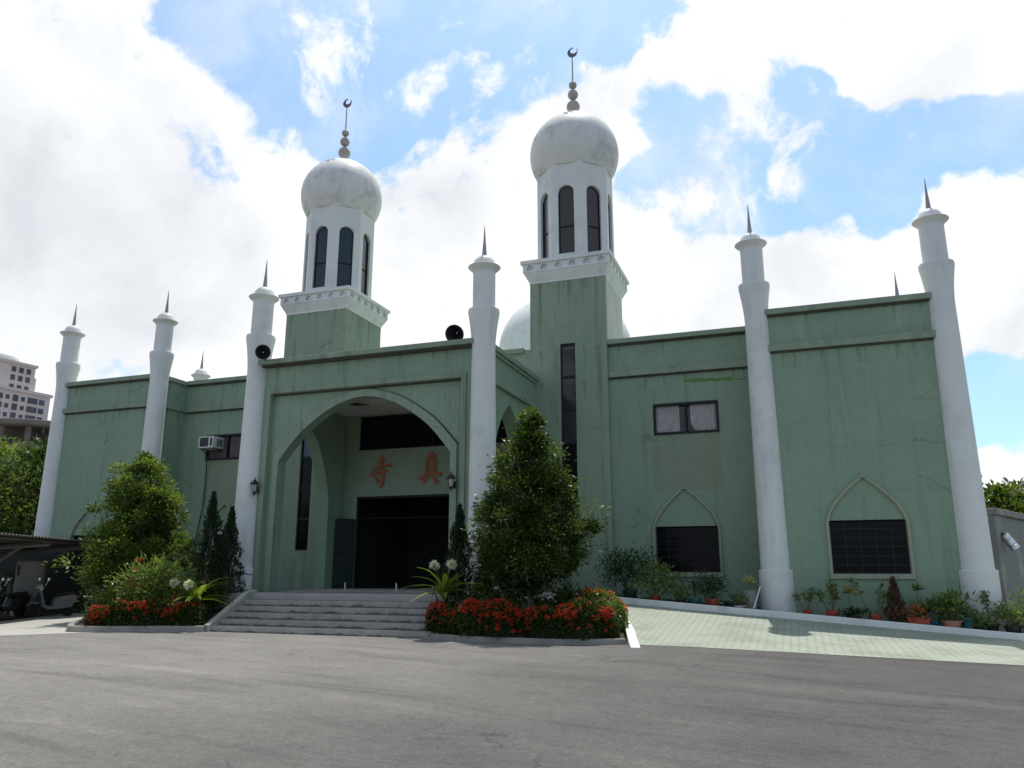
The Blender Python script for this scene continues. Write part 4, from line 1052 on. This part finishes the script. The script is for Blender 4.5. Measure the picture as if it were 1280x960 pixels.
def fern(label, base, seed, n=13, L=1.0, h=.35):
    g = np.random.default_rng(seed); root = empty('sago_palm', base, label, 'palm', 'small dark palms by the porch columns')
    P = []; D = []; b = MB()
    for i in range(n):
        a = 6.283*i/n+g.uniform(-.2, .2); up = g.uniform(.5, 1.4); l = L*g.uniform(.75, 1.1); d = np.array([math.cos(a), math.sin(a), 0]); sd = np.array([-d[1], d[0], 0]); pts = []
        for k in range(22):
            t = k/21; p = d*l*(t*.85)+np.array([0, 0, h+up*l*t*(1-.72*t)]); pts.append(p)
            if k > 2:
                for q in (-1, 1): P.append(p); D.append(sd*q+d*.45+np.array([0, 0, .15]))
        b.tube(pts[::3]+[pts[-1]], .009, 4)
    leaves('fronds', P, D, .19*L, .022, M['leaf_cyc'], root, seed=seed, flat=.8)
    b.tube([(0, 0, -.1), (0, 0, h)], [.10, .08], 8); b.build('stem', M['bark'], root, clean=False)
fern('small dark feathery palm in front of the left porch column', (-3.85, -.85, .75), 61, 14, .75, .45)
fern('small dark feathery palm beneath the right tree near the porch column', (4.55, -.95, .6), 62, 14, .95, .45)
fern('dark feathery palm leaning over the hedge between the lilies and the right tree', (4.75, -2.2, .35), 63, 12, .65, .35)

# ------------------------------------------------------------------ potted plants behind the white kerb
def potted(label, x, y, pot, pr, ph, pmat, kind, ph_plant, seed, spread=.25, lmat='leaf_pot', n=160, L=.13, W=.05):
    z = z_kerb(x)-.05; g = np.random.default_rng(seed)
    root = empty('potted_plant', (x, y, z), label, 'potted plant', 'potted plants along the right wing wall')
    if pot == 'round': pb = MB().lathe([(pr*.72, 0), (pr*.98, ph*.86), (pr*1.07, ph*.87), (pr*1.07, ph), (pr*.95, ph), (pr*.9, ph*.8), (0, ph*.8)], n=20)
    elif pot == 'tall': pb = MB().lathe([(pr*.85, 0), (pr, ph*.5), (pr*.92, ph*.93), (pr*1.08, ph*.95), (pr*1.05, ph), (pr*.85, ph), (pr*.8, ph*.85), (0, ph*.85)], n=20)
    else:
        pb = MB(); w, d = pr, pr*.55
        rings = [(w*.86, d*.86, 0), (w, d, ph*.84), (w*1.06, d*1.08, ph*.85), (w*1.06, d*1.08, ph), (w*.94, d*.92, ph), (w*.9, d*.86, ph*.8)]
        vs = [q for a, c, zz in rings for q in ((-a, -c, zz), (a, -c, zz), (a, c, zz), (-a, c, zz))]
        pb.add(vs, [(4*i+k, 4*i+(k+1) % 4, 4*i+4+(k+1) % 4, 4*i+4+k) for i in range(5) for k in range(4)]+[(0, 3, 2, 1), (20, 21, 22, 23)])
    pb.build('pot', M[pmat], root)
    P = []; D = []; b = MB(); z1 = ph*.8
    if kind == 'bush':
        ns = 9; tips = [(g.normal()*spread*.6, g.normal()*spread*.5, z1+ph_plant*g.uniform(.35, 1)) for _ in range(ns)]; tips.append((0, 0, z1+ph_plant*.9)); fl = .2
    elif kind == 'spindly':
        ns = 4; tips = [(g.normal()*spread*.7, g.normal()*spread*.5, z1+ph_plant*g.uniform(.55, 1)) for _ in range(ns)]; fl = .10
    elif kind == 'rosette':
        tips = [(0.02, 0, z1+ph_plant*.72)]; fl = .03
    for tx, ty, tz in tips:
        b.tube([(tx*.15, ty*.15, z1-.02), (tx*.6, ty*.6, (z1+tz)/2), (tx, ty, tz)], [.016, .012, .006], 5)
        m = max(6, n//len(tips))
        if kind == 'rosette':
            a = g.uniform(0, 6.283, m); el = g.uniform(.1, 1.3, m)
            P.append(np.tile([tx, ty, tz], (m, 1))); D.append(np.stack([np.cos(a)*np.cos(el), np.sin(a)*np.cos(el), np.sin(el)], 1))
        elif kind == 'bush':
            o = g.normal(size=(m, 3))*np.array([spread*.45, spread*.45, ph_plant*.18]); P.append(np.array([tx, ty, tz*.8])+o); D.append(o/spread*1.2+np.array([0, 0, .4])+g.normal(size=(m, 3))*.4)
        else:
            u = g.random(m)**.4; p0 = np.array([tx*.15, ty*.15, z1]); p1 = np.array([tx, ty, tz])
            P.append(p0+(p1-p0)*(.4+.6*u[:, None])+g.normal(size=(m, 3))*.035); D.append(g.normal(size=(m, 3))*np.array([1, 1, .5])+np.array([0, 0, .15]))
    P = np.concatenate(P); P[:, 2] = np.maximum(P[:, 2], z1)
    leaves('foliage', P, np.concatenate(D), L, W, M[lmat], root, seed=seed)
    b.build('stem', M['bark'], root, clean=False)
    return root
potted('large dark bushy plant in a black pot next to the tower corner', 7.45, 3.0, 'round', .22, .26, 'pot_dark', 'bush', 1.12, 101, .46, 'leaf_pot_dark', 1500, .12, .045)
potted('bright green bushy plant in a small red pot left of the arched window', 8.2, 2.85, 'round', .17, .17, 'terracotta', 'bush', .86, 102, .42, 'leaf_pot', 1000, .13, .05)
potted('small yellow-green plant in a dark pot under the left corner of the arched window', 8.95, 2.8, 'round', .14, .14, 'pot_dark', 'bush', .42, 103, .20, 'leaf_pot', 220, .13, .04)
potted('thin single-stemmed plant in a dark green pot below the arched window', 9.32, 2.9, 'round', .20, .18, 'pot_teal', 'spindly', .55, 104, .12, 'leaf_pot_dark', 70, .11, .05)
potted('dense dark rounded shrub in a red pot before the window sill', 9.80, 2.9, 'round', .20, .20, 'terracotta', 'bush', .78, 105, .30, 'leaf_pot_dark', 900, .09, .04)
potted('sparse low plant in a wide black pot', 10.35, 2.85, 'round', .25, .20, 'pot_dark', 'spindly', .30, 106, .2, 'leaf_pot_dark', 40, .10, .04)
potted('yellow-green plant in a squat white pot', 10.55, 2.65, 'round', .15, .11, 'pot_white', 'bush', .36, 107, .16, 'leaf_pot', 130, .11, .04)
potted('plant with a creamy yellow rosette in a tall grey pot beside the white column', 10.80, 2.95, 'tall', .20, .52, 'pot_grey', 'rosette', .42, 108, .2, 'leaf_croton', 42, .28, .05)
potted('spindly shrub in a small dark red pot right of the white column', 12.30, 2.85, 'round', .13, .14, 'terracotta', 'spindly', .66, 109, .34, 'leaf_pot', 150, .11, .045)
potted('green leafy plant in a red pot beside a yellow croton', 12.92, 2.85, 'round', .18, .18, 'terracotta', 'spindly', .78, 110, .36, 'leaf_pot', 230, .13, .05)
potted('yellow and cream variegated croton behind a low dark plant', 13.35, 2.95, 'round', .12, .14, 'pot_dark', 'rosette', .75, 111, .2, 'leaf_croton', 60, .24, .06)
potted('low dark green plant hugging the kerb beside the croton', 13.45, 2.72, 'round', .16, .10, 'pot_dark', 'bush', .20, 112, .22, 'leaf_pot_dark', 220, .10, .05)
potted('tall thin plant in a red pot under the end block window sill', 13.95, 2.85, 'round', .17, .17, 'terracotta', 'spindly', .92, 113, .30, 'leaf_pot', 120, .15, .06)
conifer('withered brown cone-shaped conifer below the end block window', (14.47, 2.9, z_kerb(14.47)-.05), 1.08, .20, 114, 'leaf_brown', 'withered conifer', 1500)
potted('orange and green leaved plant in a red rectangular trough', 14.95, 2.75, 'trough', .26, .20, 'terracotta', 'bush', .38, 115, .24, 'leaf_orange', 170, .14, .05)
potted('slender plant rising behind the red trough with leaves only at its top', 15.0, 3.05, 'round', .13, .2, 'pot_dark', 'rosette', .98, 116, .2, 'leaf_pot', 26, .24, .06)
potted('leafy plant in a bright blue pot behind the red trough', 15.28, 2.95, 'tall', .19, .36, 'pot_blue', 'bush', .42, 117, .24, 'leaf_pot', 200, .15, .055)
potted('broad green leafy plant in a pale terracotta pot', 15.70, 2.72, 'round', .24, .20, 'terracotta_pale', 'bush', .72, 118, .30, 'leaf_pot', 480, .17, .065)
potted('pale green plant in a round teal pot before the last white column', 16.10, 2.85, 'round', .20, .30, 'pot_teal', 'spindly', .35, 119, .25, 'leaf_pot', 60, .13, .05)
potted('small bright green plant low in front of the last white column', 16.32, 2.70, 'round', .13, .12, 'pot_dark', 'bush', .30, 120, .20, 'leaf_pot', 220, .13, .055)
potted('airy tall shrub in a black pot in front of the last white column', 16.62, 2.95, 'round', .18, .2, 'pot_dark', 'spindly', .85, 121, .42, 'leaf_pot', 170, .12, .05)
potted('yellow-green spiky plant in a black pot right of the last white column', 17.05, 2.78, 'round', .20, .2, 'pot_dark', 'bush', .46, 122, .28, 'leaf_pot', 320, .18, .04)
potted('green plant in a red pot at the far right of the white kerb', 17.50, 2.70, 'round', .22, .2, 'terracotta', 'bush', .50, 123, .28, 'leaf_pot', 260, .15, .05)
potted('bushy pale plant in a dark pot before the grey side wall', 17.75, 3.10, 'round', .20, .2, 'pot_dark', 'bush', .85, 124, .40, 'leaf_pot', 420, .13, .05)
b = MB().tube([(10.93, 2.52, .55), (11.12, 2.86, 1.12)], .018, 6)
tag(b.build('leaning_stick', M['white']), 'thin white stick leaning on the pedestal of the white column', 'stick')

# ------------------------------------------------------------------ right side: grey wall, lamp, trees
wa, wb = Vector((17.25, 4.55)), Vector((22.2, 15.8)); d = (wb-wa).normalized(); nrm = Vector((d.y, -d.x))
t = empty('side_wall', (*wa, 0), 'grey streaked boundary wall with a flat coping beyond the last white column', 'wall')
L = (wb-wa).length; mid = (wb-wa)/2
b = MB(); b.obox((mid.x, mid.y, 1.3), d.to_3d()*L/2, nrm.to_3d()*.1, (0, 0, 1.75)); b.build('wall_face', M['grey_wall'], t)
b = MB(); b.obox((mid.x, mid.y, 3.14), d.to_3d()*(L/2+.05), nrm.to_3d()*.2, (0, 0, .09)); b.build('coping', M['grey_wall'], t, bevel=.015)
q = wa+d*.62+nrm*.11
t = empty('wall_lamp', (q.x, q.y, 2.33), 'shiny steel tubular lamp mounted on the grey side wall', 'lamp')
ax = (nrm.to_3d()*.45+d.to_3d()*.15+Vector((0, 0, -.8))).normalized()
MB().lathe([(.10, -.22), (.12, -.20), (.12, -.08), (.105, -.06), (.12, -.04), (.12, .10), (.105, .12), (.125, .14), (.125, .24), (.0, .23)], nrm.to_3d()*.15, 20, ax).build('lamp_body', M['silver'], t)
b = MB().lathe([(.12, 0), (.12, .03), (.05, .06)], (0, 0, .14), 14, nrm.to_3d()); b.tube([Vector((0, 0, .14)), nrm.to_3d()*.12+Vector((0, 0, .12))], .035, 8); b.build('bracket', M['black'], t)

far_prof = [(0, .55), (.2, 1.0), (.5, 1.0), (.8, .72), (1, .25)]
def far_tree(label, x, y, H, r, seed, group, mat='leaf_tree', z0=.35, per=46, nc=120, L=.30):
    tree('background_tree', label, (x, y, 0), H, [(t_, r*q_) for t_, q_ in far_prof], H*z0, .16, nc, per, L, L*.5, r*.17, (mat, 'bark'), seed, group)
far_tree('dense green tree above the grey wall beside the last column', 20.2, 17.5, 4.9, 2.0, 201, 'trees beyond the grey side wall')
far_tree('lighter green tree above the grey wall at the far right', 24.4, 20.0, 5.0, 2.4, 202, 'trees beyond the grey side wall', 'leaf_a')
far_tree('small dark tree peeping between the two above the grey wall', 22.6, 22.5, 5.5, 1.8, 203, 'trees beyond the grey side wall', 'leaf_b')
# ------------------------------------------------------------------ left side: trees, pavilion, apartment tower, carport
far_tree('tall leafy tree nearest the left end column above the carport', -30.0, 14.0, 8.9, 3.4, 211, 'trees beyond the carport', 'leaf_b', .12, 60, 210, .36)
far_tree('broad leafy tree at the left edge above the carport', -37.5, 16.0, 9.4, 4.2, 212, 'trees beyond the carport', 'leaf_a', .12, 60, 230, .38)
far_tree('dark tree between the other two behind the carport', -31.5, 20.0, 8.4, 3.6, 213, 'trees beyond the carport', 'leaf_b', .12, 50, 170, .38)

# apartment tower far away
c0 = Vector((-247.3, 190.0)); du = Vector((-.14, -.99)).normalized(); dn = Vector((-du.y, du.x)); dn = -dn if dn.dot(Vector((12, -20))-c0) < 0 else dn
t = empty('apartment_tower', (*c0, 0), 'distant pinkish grey apartment tower with a small domed roof at the left edge', 'building')
def ab(u0, u1, w0, w1, z0, z1, nm, mat, bev=0):
    cu = du*((u0+u1)/2)-dn*((w0+w1)/2)
    return MB().obox((cu.x, cu.y, (z0+z1)/2), du.to_3d()*(u1-u0)/2, dn.to_3d()*(w1-w0)/2, (0, 0, (z1-z0)/2)).build(nm, M[mat], t)
ab(0, 40, 0, 26, 0, 64.6, 'main_block', 'tower_far'); ab(-.6, 40.6, -.6, 26.6, 64.6, 65.6, 'roof_slab', 'tower_far')
ab(5.2, 34, 3, 22, 65.6, 75.2, 'upper_block', 'tower_far'); ab(4.6, 34.6, 2.4, 22.6, 75.2, 76.1, 'roof_slab', 'tower_far')
ab(3.9, 5.2, 4, 20, 65.6, 71.6, 'side_turret', 'tower_far')
cu = du*14.5-dn*10
MB().lathe([(6.6, 76.1), (6.6, 76.9)]+[(6.4*math.cos(R(a)), 76.9+3.6*math.sin(R(a))) for a in range(0, 91, 10)], (cu.x, cu.y, 0), 32).build('roof_dome', M['white'], t)
def awin(u, z, w, h, off=0):
    cu = du*u-dn*(off-.05)
    f = MB().obox((cu.x, cu.y, z), du.to_3d()*w/2, dn.to_3d()*.12, (0, 0, h/2)).build('window', M['win_far'], t)
for r_ in range(12):
    z = 62.1-3.25*r_
    for u, w, h in ((3.0, 1.9, 1.9), (6.4, 3.6, 2.1), (9.9, 1.2, 1.5), (12.6, 1.8, 2.3), (15.4, 1.2, 1.5), (18.8, 3.4, 1.9)):
        awin(u, z, w, h)
for r_ in range(3):
    for u in (7.6, 10.3, 13.0): awin(u, 73.2-3.1*r_, 1.5, 1.9 if r_ < 2 else 1.2, 3)

# round concrete pavilion on its block
px, py = -97.0, 67.0
t = empty('round_pavilion', (px, py, 0), 'weathered round concrete rooftop pavilion with open columns in front of the apartment tower', 'pavilion')
MB().lathe([(9.6, 21.9), (9.9, 22.1), (9.9, 22.7), (9.6, 22.8), (0, 22.8)], (0, 0, 0), 48).build('roof_ring', M['pav'], t)
MB().lathe([(9.9, 18.2), (10.1, 18.4), (10.1, 19.0), (0, 19.0)], (0, 0, 0), 48).build('floor_ring', M['pav'], t)
MB().lathe([(4.6, 19.0), (4.6, 21.95)], (-1.5, -2.5, 0), 40).build('core_wall', M['pav'], t)
for a in range(0, 360, 24):
    MB().lathe([(.42, 19.0), (.42, 21.95)], (8.4*math.cos(R(a)), 8.4*math.sin(R(a)), 0), 14).build('column', M['pav'], t)
MB().lathe([(8.8, 0), (8.8, 18.3)], (0, 0, 0), 40).build('lower_block', M['pav'], t)

# carport: sloping corrugated roof on a cantilever frame
e0, e1 = Vector((-8.35, -5.85)), Vector((-12.55, 2.95)); de = (e1-e0).normalized(); dl = Vector((-de.y, de.x)); dl = -dl if dl.x > 0 else dl
t = empty('carport', (*e1, 0), 'low carport with a corrugated sheet roof and slanted props at the left edge', 'carport')
b = MB(); n = 300; Le = (e1-e0).length
for i in range(n+1):
    s_ = Le*i/n; p = e0+de*s_; w = .022*math.sin(s_*2*math.pi/.21)
    for (q, dz) in ((0, 2.58), (5.6, 2.16)):
        pp = p+dl*q; b.v += [(pp.x-e1.x, pp.y-e1.y, dz+w), (pp.x-e1.x, pp.y-e1.y, dz+w-.012)]
for i in range(n):
    a = 4*i; c = a+4
    b.f += [(a, a+2, c+2, c), (a+1, c+1, c+3, a+3), (a, c, c+1, a+1)]
b.build('corrugated_roof', M['carport'], t, clean=False)
def lp(q, s_, z): p = e0+de*s_+dl*q-e1; return Vector((p.x, p.y, z))
for s_ in (2.2, 5.6, 9.1):
    MB().tube([lp(.25, s_, 2.40), lp(5.4, s_, 2.0)], .085, 6).build('rafter', M['carport_post'], t)
    b = MB().tube([lp(3.0, s_, 0), lp(3.0, s_, 1.0)], .10, 8); b.build('post', M['carport_post'], t)
    MB().tube([lp(3.0, s_, .95), lp(1.1, s_, 2.34)], .06, 8).build('prop', M['carport_post'], t)
    MB().tube([lp(3.0, s_, .95), lp(3.9, s_, 2.20)], .06, 8).build('prop', M['carport_post'], t)
for q in (.2, 2.6, 5.0): MB().tube([lp(q, .1, 2.50-.07*q), lp(q, Le-.1, 2.50-.07*q)], .035, 4).build('purlin', M['carport'], t)
t = empty('round_pillar', (-13.7, .75, 0), 'pale round pillar with a dark slot near its top under the carport', 'pillar')
MB().lathe([(.46, 0), (.46, 1.85), (.42, 1.89), (0, 1.89)], n=28).build('shaft', M['pillar'], t)
MB().obox((.0, -.447, 1.55), (.06, .02, 0), (0, .022, 0), (0, 0, .17)).build('slot', M['black'], t)
t = empty('dark_back_wall', (-26, 2.65, 0), 'wall closing the back of the carport, painted near-black for its shade', 'wall')
MB().box(-20, 15.2, -.1, .1, -.2, 2.46).build('wall_face', M['dark_wall'], t)  # near-black colour stands in for the deep shade under the roof
bush('leafy_shrub', 'dark bush behind the parked scooters under the carport', (-16.5, 1.9, 0), 1.7, .8, 1.5, 1500, .16, .07, 'leaf_pot_dark', 26)

# scooters parked under the carport
def scooter(mat):
    root = empty('scooter', (0, 0, 0), 'scooter', 'scooter', 'scooters parked under the carport')
    b = MB(); b.slab([(-.62, .30), (-.20, .24), (.22, .24), (.36, .34), (.50, .86), (.43, .90), (.28, .40), (.02, .34), (-.08, .66), (-.70, .74), (-.80, .60)], [], -.14, .14)
    b.build('body', M[mat], root, bevel=.05)
    b = MB(); b.slab([(-.68, .75), (-.06, .67), (.02, .74), (-.20, .80), (-.66, .84)], [], -.13, .13); b.build('seat', M['tyre'], root, bevel=.03)
    for x in (-.56, .62):
        w = MB().lathe([(.13, -.045), (.21, -.05), (.235, -.025), (.235, .025), (.21, .05), (.13, .045)], (x, 0, .235), 28, (0, 1, 0)).build('wheel', M['tyre'], root)
        MB().lathe([(.0, -.03), (.13, -.03), (.13, .03), (.0, .03)], (x, 0, .235), 20, (0, 1, 0)).build('rim', M['silver'], w)
    b = MB(); b.slab([(.44, .44), (.50, .50), (.70, .52), (.86, .40), (.83, .37), (.68, .47), (.55, .44)], [], -.075, .075); b.build('front_fender', M[mat], root, bevel=.01)
    b = MB().tube([(.62, 0, .24), (.44, 0, .98)], .035, 8); b.tube([(.40, -.32, 1.02), (.44, 0, .98), (.40, .32, 1.02)], .018, 8); b.build('handlebar', M['black'], root)
    b = MB().obox((.47, 0, .98), (.07, 0, .05), (0, .12, 0), (-.04, 0, .07)); b.build('headlight', M['lamp_glass'], root, bevel=.02)
    for s_ in (-1, 1):
        m_ = MB().tube([(.41, .22*s_, 1.02), (.37, .30*s_, 1.22)], .007, 5); m_.obox((.36, .33*s_, 1.26), (.012, 0, 0), (0, .065, 0), (0, 0, .04)); m_.build('mirror', M['silver'], root)
    MB().obox((-.80, 0, .68), (.02, 0, 0), (0, .09, 0), (0, 0, .04)).build('tail_light', M['scooter_r'], root)
    return root
s0 = scooter('scooter_w'); s0.location = (-12.25, .55, 0); s0.rotation_euler.z = R(255); s0['label'] = 'pale grey scooter with a red tail light beside the round pillar'
s1 = scooter('scooter_k'); s1.location = (-12.75, -.75, 0); s1.rotation_euler.z = R(275); s1['label'] = 'black scooter nearest the left edge under the carport'
s2 = copy_tree(s1); s2.location = (-13.35, -.35, 0); s2.rotation_euler.z = R(262); s2['label'] = 'black scooter half hidden between the pillar and the front scooter'

# ------------------------------------------------------------------ sky, sun, camera
SUN_TAN = .345
w = bpy.data.worlds.new('World'); scene.world = w; w.use_nodes = True
nt = w.node_tree; bg = nt.nodes['Background']
sky = node(nt, 'ShaderNodeTexSky', {'sky_type': 'NISHITA', 'sun_disc': False, 'sun_elevation': R(71), 'sun_rotation': R(-5), 'air_density': 1.0, 'dust_density': 1.6, 'ozone_density': 1.0})
tc = nt.nodes.new('ShaderNodeTexCoord').outputs['Generated']
dirn = node(nt, 'ShaderNodeVectorMath', {'operation': 'NORMALIZE'}, i0=tc).outputs[0]
HOLES = [(-0.456,0.669,0.587,0.99389),(-0.532,0.594,0.604,0.99733),(-0.450,0.718,0.532,0.99839),(-0.338,0.721,0.604,0.99560),(-0.228,0.746,0.626,0.99655),(-0.128,0.763,0.633,0.99804),(-0.272,0.761,0.589,0.99888),(-0.068,0.875,0.480,0.99793),(0.010,0.874,0.485,0.99662),(0.098,0.888,0.450,0.99762),(-0.112,0.834,0.540,0.99947),(-0.069,0.901,0.427,0.99911),(0.170,0.871,0.461,0.99896),(0.232,0.865,0.445,0.99910),(0.000,0.903,0.429,0.99900),(0.128,0.908,0.398,0.99960),(0.052,0.850,0.524,0.99968),(-0.147,0.877,0.458,0.99943),(0.215,0.958,0.190,0.99920),(0.235,0.962,0.141,0.99969),(0.192,0.970,0.149,0.99982)]
GREY = [(-0.711,0.605,0.359,0.98967),(-0.752,0.537,0.383,0.99583),(-0.637,0.686,0.352,0.99589),(0.214,0.937,0.275,0.99833),(0.128,0.816,0.563,0.99588),(0.189,0.951,0.245,0.99898),(-0.377,0.815,0.440,0.99820)]
def blobs(lst, ext):
    tot = None
    for x, y, z, c in lst:
        dt = node(nt, 'ShaderNodeVectorMath', {'operation': 'DOT_PRODUCT'}, i0=dirn, i1=Vector((x, y, z)).normalized()).outputs['Value']
        v = mrange(nt, dt, math.cos(math.acos(c)*ext), 1.0)
        tot = v if tot is None else math_(nt, 'ADD', tot, v)
    return tot
# open patches of blue in a broken cumulus deck
holes = math_(nt, 'MINIMUM', blobs(HOLES, 1.5), 1.0)
PUFFS = [(-0.369,0.746,0.555,0.99970),(-0.307,0.759,0.574,0.99985),(-0.093,0.891,0.444,0.99978),(0.095,0.836,0.540,0.99934),(0.164,0.845,0.510,0.99941),(0.148,0.856,0.496,0.99952),(0.020,0.896,0.443,0.99984)]
holes = math_(nt, 'SUBTRACT', holes, math_(nt, 'MULTIPLY', blobs(PUFFS, 1.9), .36))
warp = node(nt, 'ShaderNodeTexNoise', None, Vector=dirn, Scale=5.0, Detail=5.0)
wv = node(nt, 'ShaderNodeVectorMath', {'operation': 'MULTIPLY_ADD'}, i0=warp.outputs['Color'], i1=(.16, .16, .16), i2=dirn).outputs[0]
n1 = noise(nt, wv, 8.0, 12, .60)
n2 = noise(nt, wv, 2.2, 5, .5)
elsewhere = mrange(nt, node(nt, 'ShaderNodeVectorMath', {'operation': 'DOT_PRODUCT'}, i0=dirn, i1=(-.30, .86, .41)).outputs['Value'], .72, .50)
base = math_(nt, 'MULTIPLY', elsewhere, mrange(nt, n2, .42, .60))
h = math_(nt, 'ADD', math_(nt, 'MAXIMUM', holes, base), math_(nt, 'MULTIPLY', math_(nt, 'ADD', math_(nt, 'SUBTRACT', n1, .5), math_(nt, 'MULTIPLY', math_(nt, 'SUBTRACT', noise(nt, wv, 24.0, 10, .62), .5), .32)), 3.3))
clear = mrange(nt, h, .36, .86)
wisp = mrange(nt, noise(nt, wv, 3.4, 9, .62), .46, .74, 0, .5)
clear = math_(nt, 'MULTIPLY', clear, math_(nt, 'SUBTRACT', 1.0, wisp))
clear = math_(nt, 'MULTIPLY', clear, .93)
grey = math_(nt, 'MULTIPLY', math_(nt, 'MINIMUM', blobs(GREY, 1.35), 1.0), mrange(nt, noise(nt, wv, 3.0, 8, .55), .34, .66))
shade = math_(nt, 'MAXIMUM', math_(nt, 'MULTIPLY', grey, .85), mrange(nt, noise(nt, wv, 4.2, 8, .55), .43, .74, 0, .65))
cloud = mixc(nt, shade, (11.3, 11.45, 11.7), (7.4, 7.75, 8.3))
cloud = mixc(nt, elsewhere, cloud, mixc(nt, 1.0, cloud, (.5, .5, .52), 'MULTIPLY'))  # clouds outside the view are dimmed to lower the facade's fill light
skyc = mixc(nt, 1.0, sky.outputs[0], (1.55, 2.0, 2.15), 'MULTIPLY')
nt.links.new(mixc(nt, clear, cloud, skyc), bg.inputs['Color'])
bg.inputs['Strength'].default_value = .1

sl = bpy.data.lights.new('sun', 'SUN'); sl.energy = 4.0; sl.angle = R(.53); sl.color = (1, .955, .89)
so = bpy.data.objects.new('sun', sl); COL.objects.link(so)
so.rotation_euler = Vector((.028, -SUN_TAN, -1)).to_track_quat('-Z', 'Y').to_euler()
so.location = (0, 10, 40)

cd = bpy.data.cameras.new('camera'); cam = bpy.data.objects.new('camera', cd); COL.objects.link(cam)
cam.location = (12.15, -20.41, 1.55); cam.rotation_euler = (R(90)+.2351, 0, .3437)
cd.sensor_width = 36; cd.lens = 36*972.9/1280; cd.clip_end = 6000
scene.camera = cam
scene.render.resolution_x, scene.render.resolution_y = 1024, 768
scene.view_settings.view_transform = 'Standard'; scene.view_settings.look = 'None'
scene.view_settings.exposure = -.1; scene.view_settings.gamma = 1
scene.render.engine = 'CYCLES'
scene.cycles.max_bounces = 6; scene.cycles.transparent_max_bounces = 4
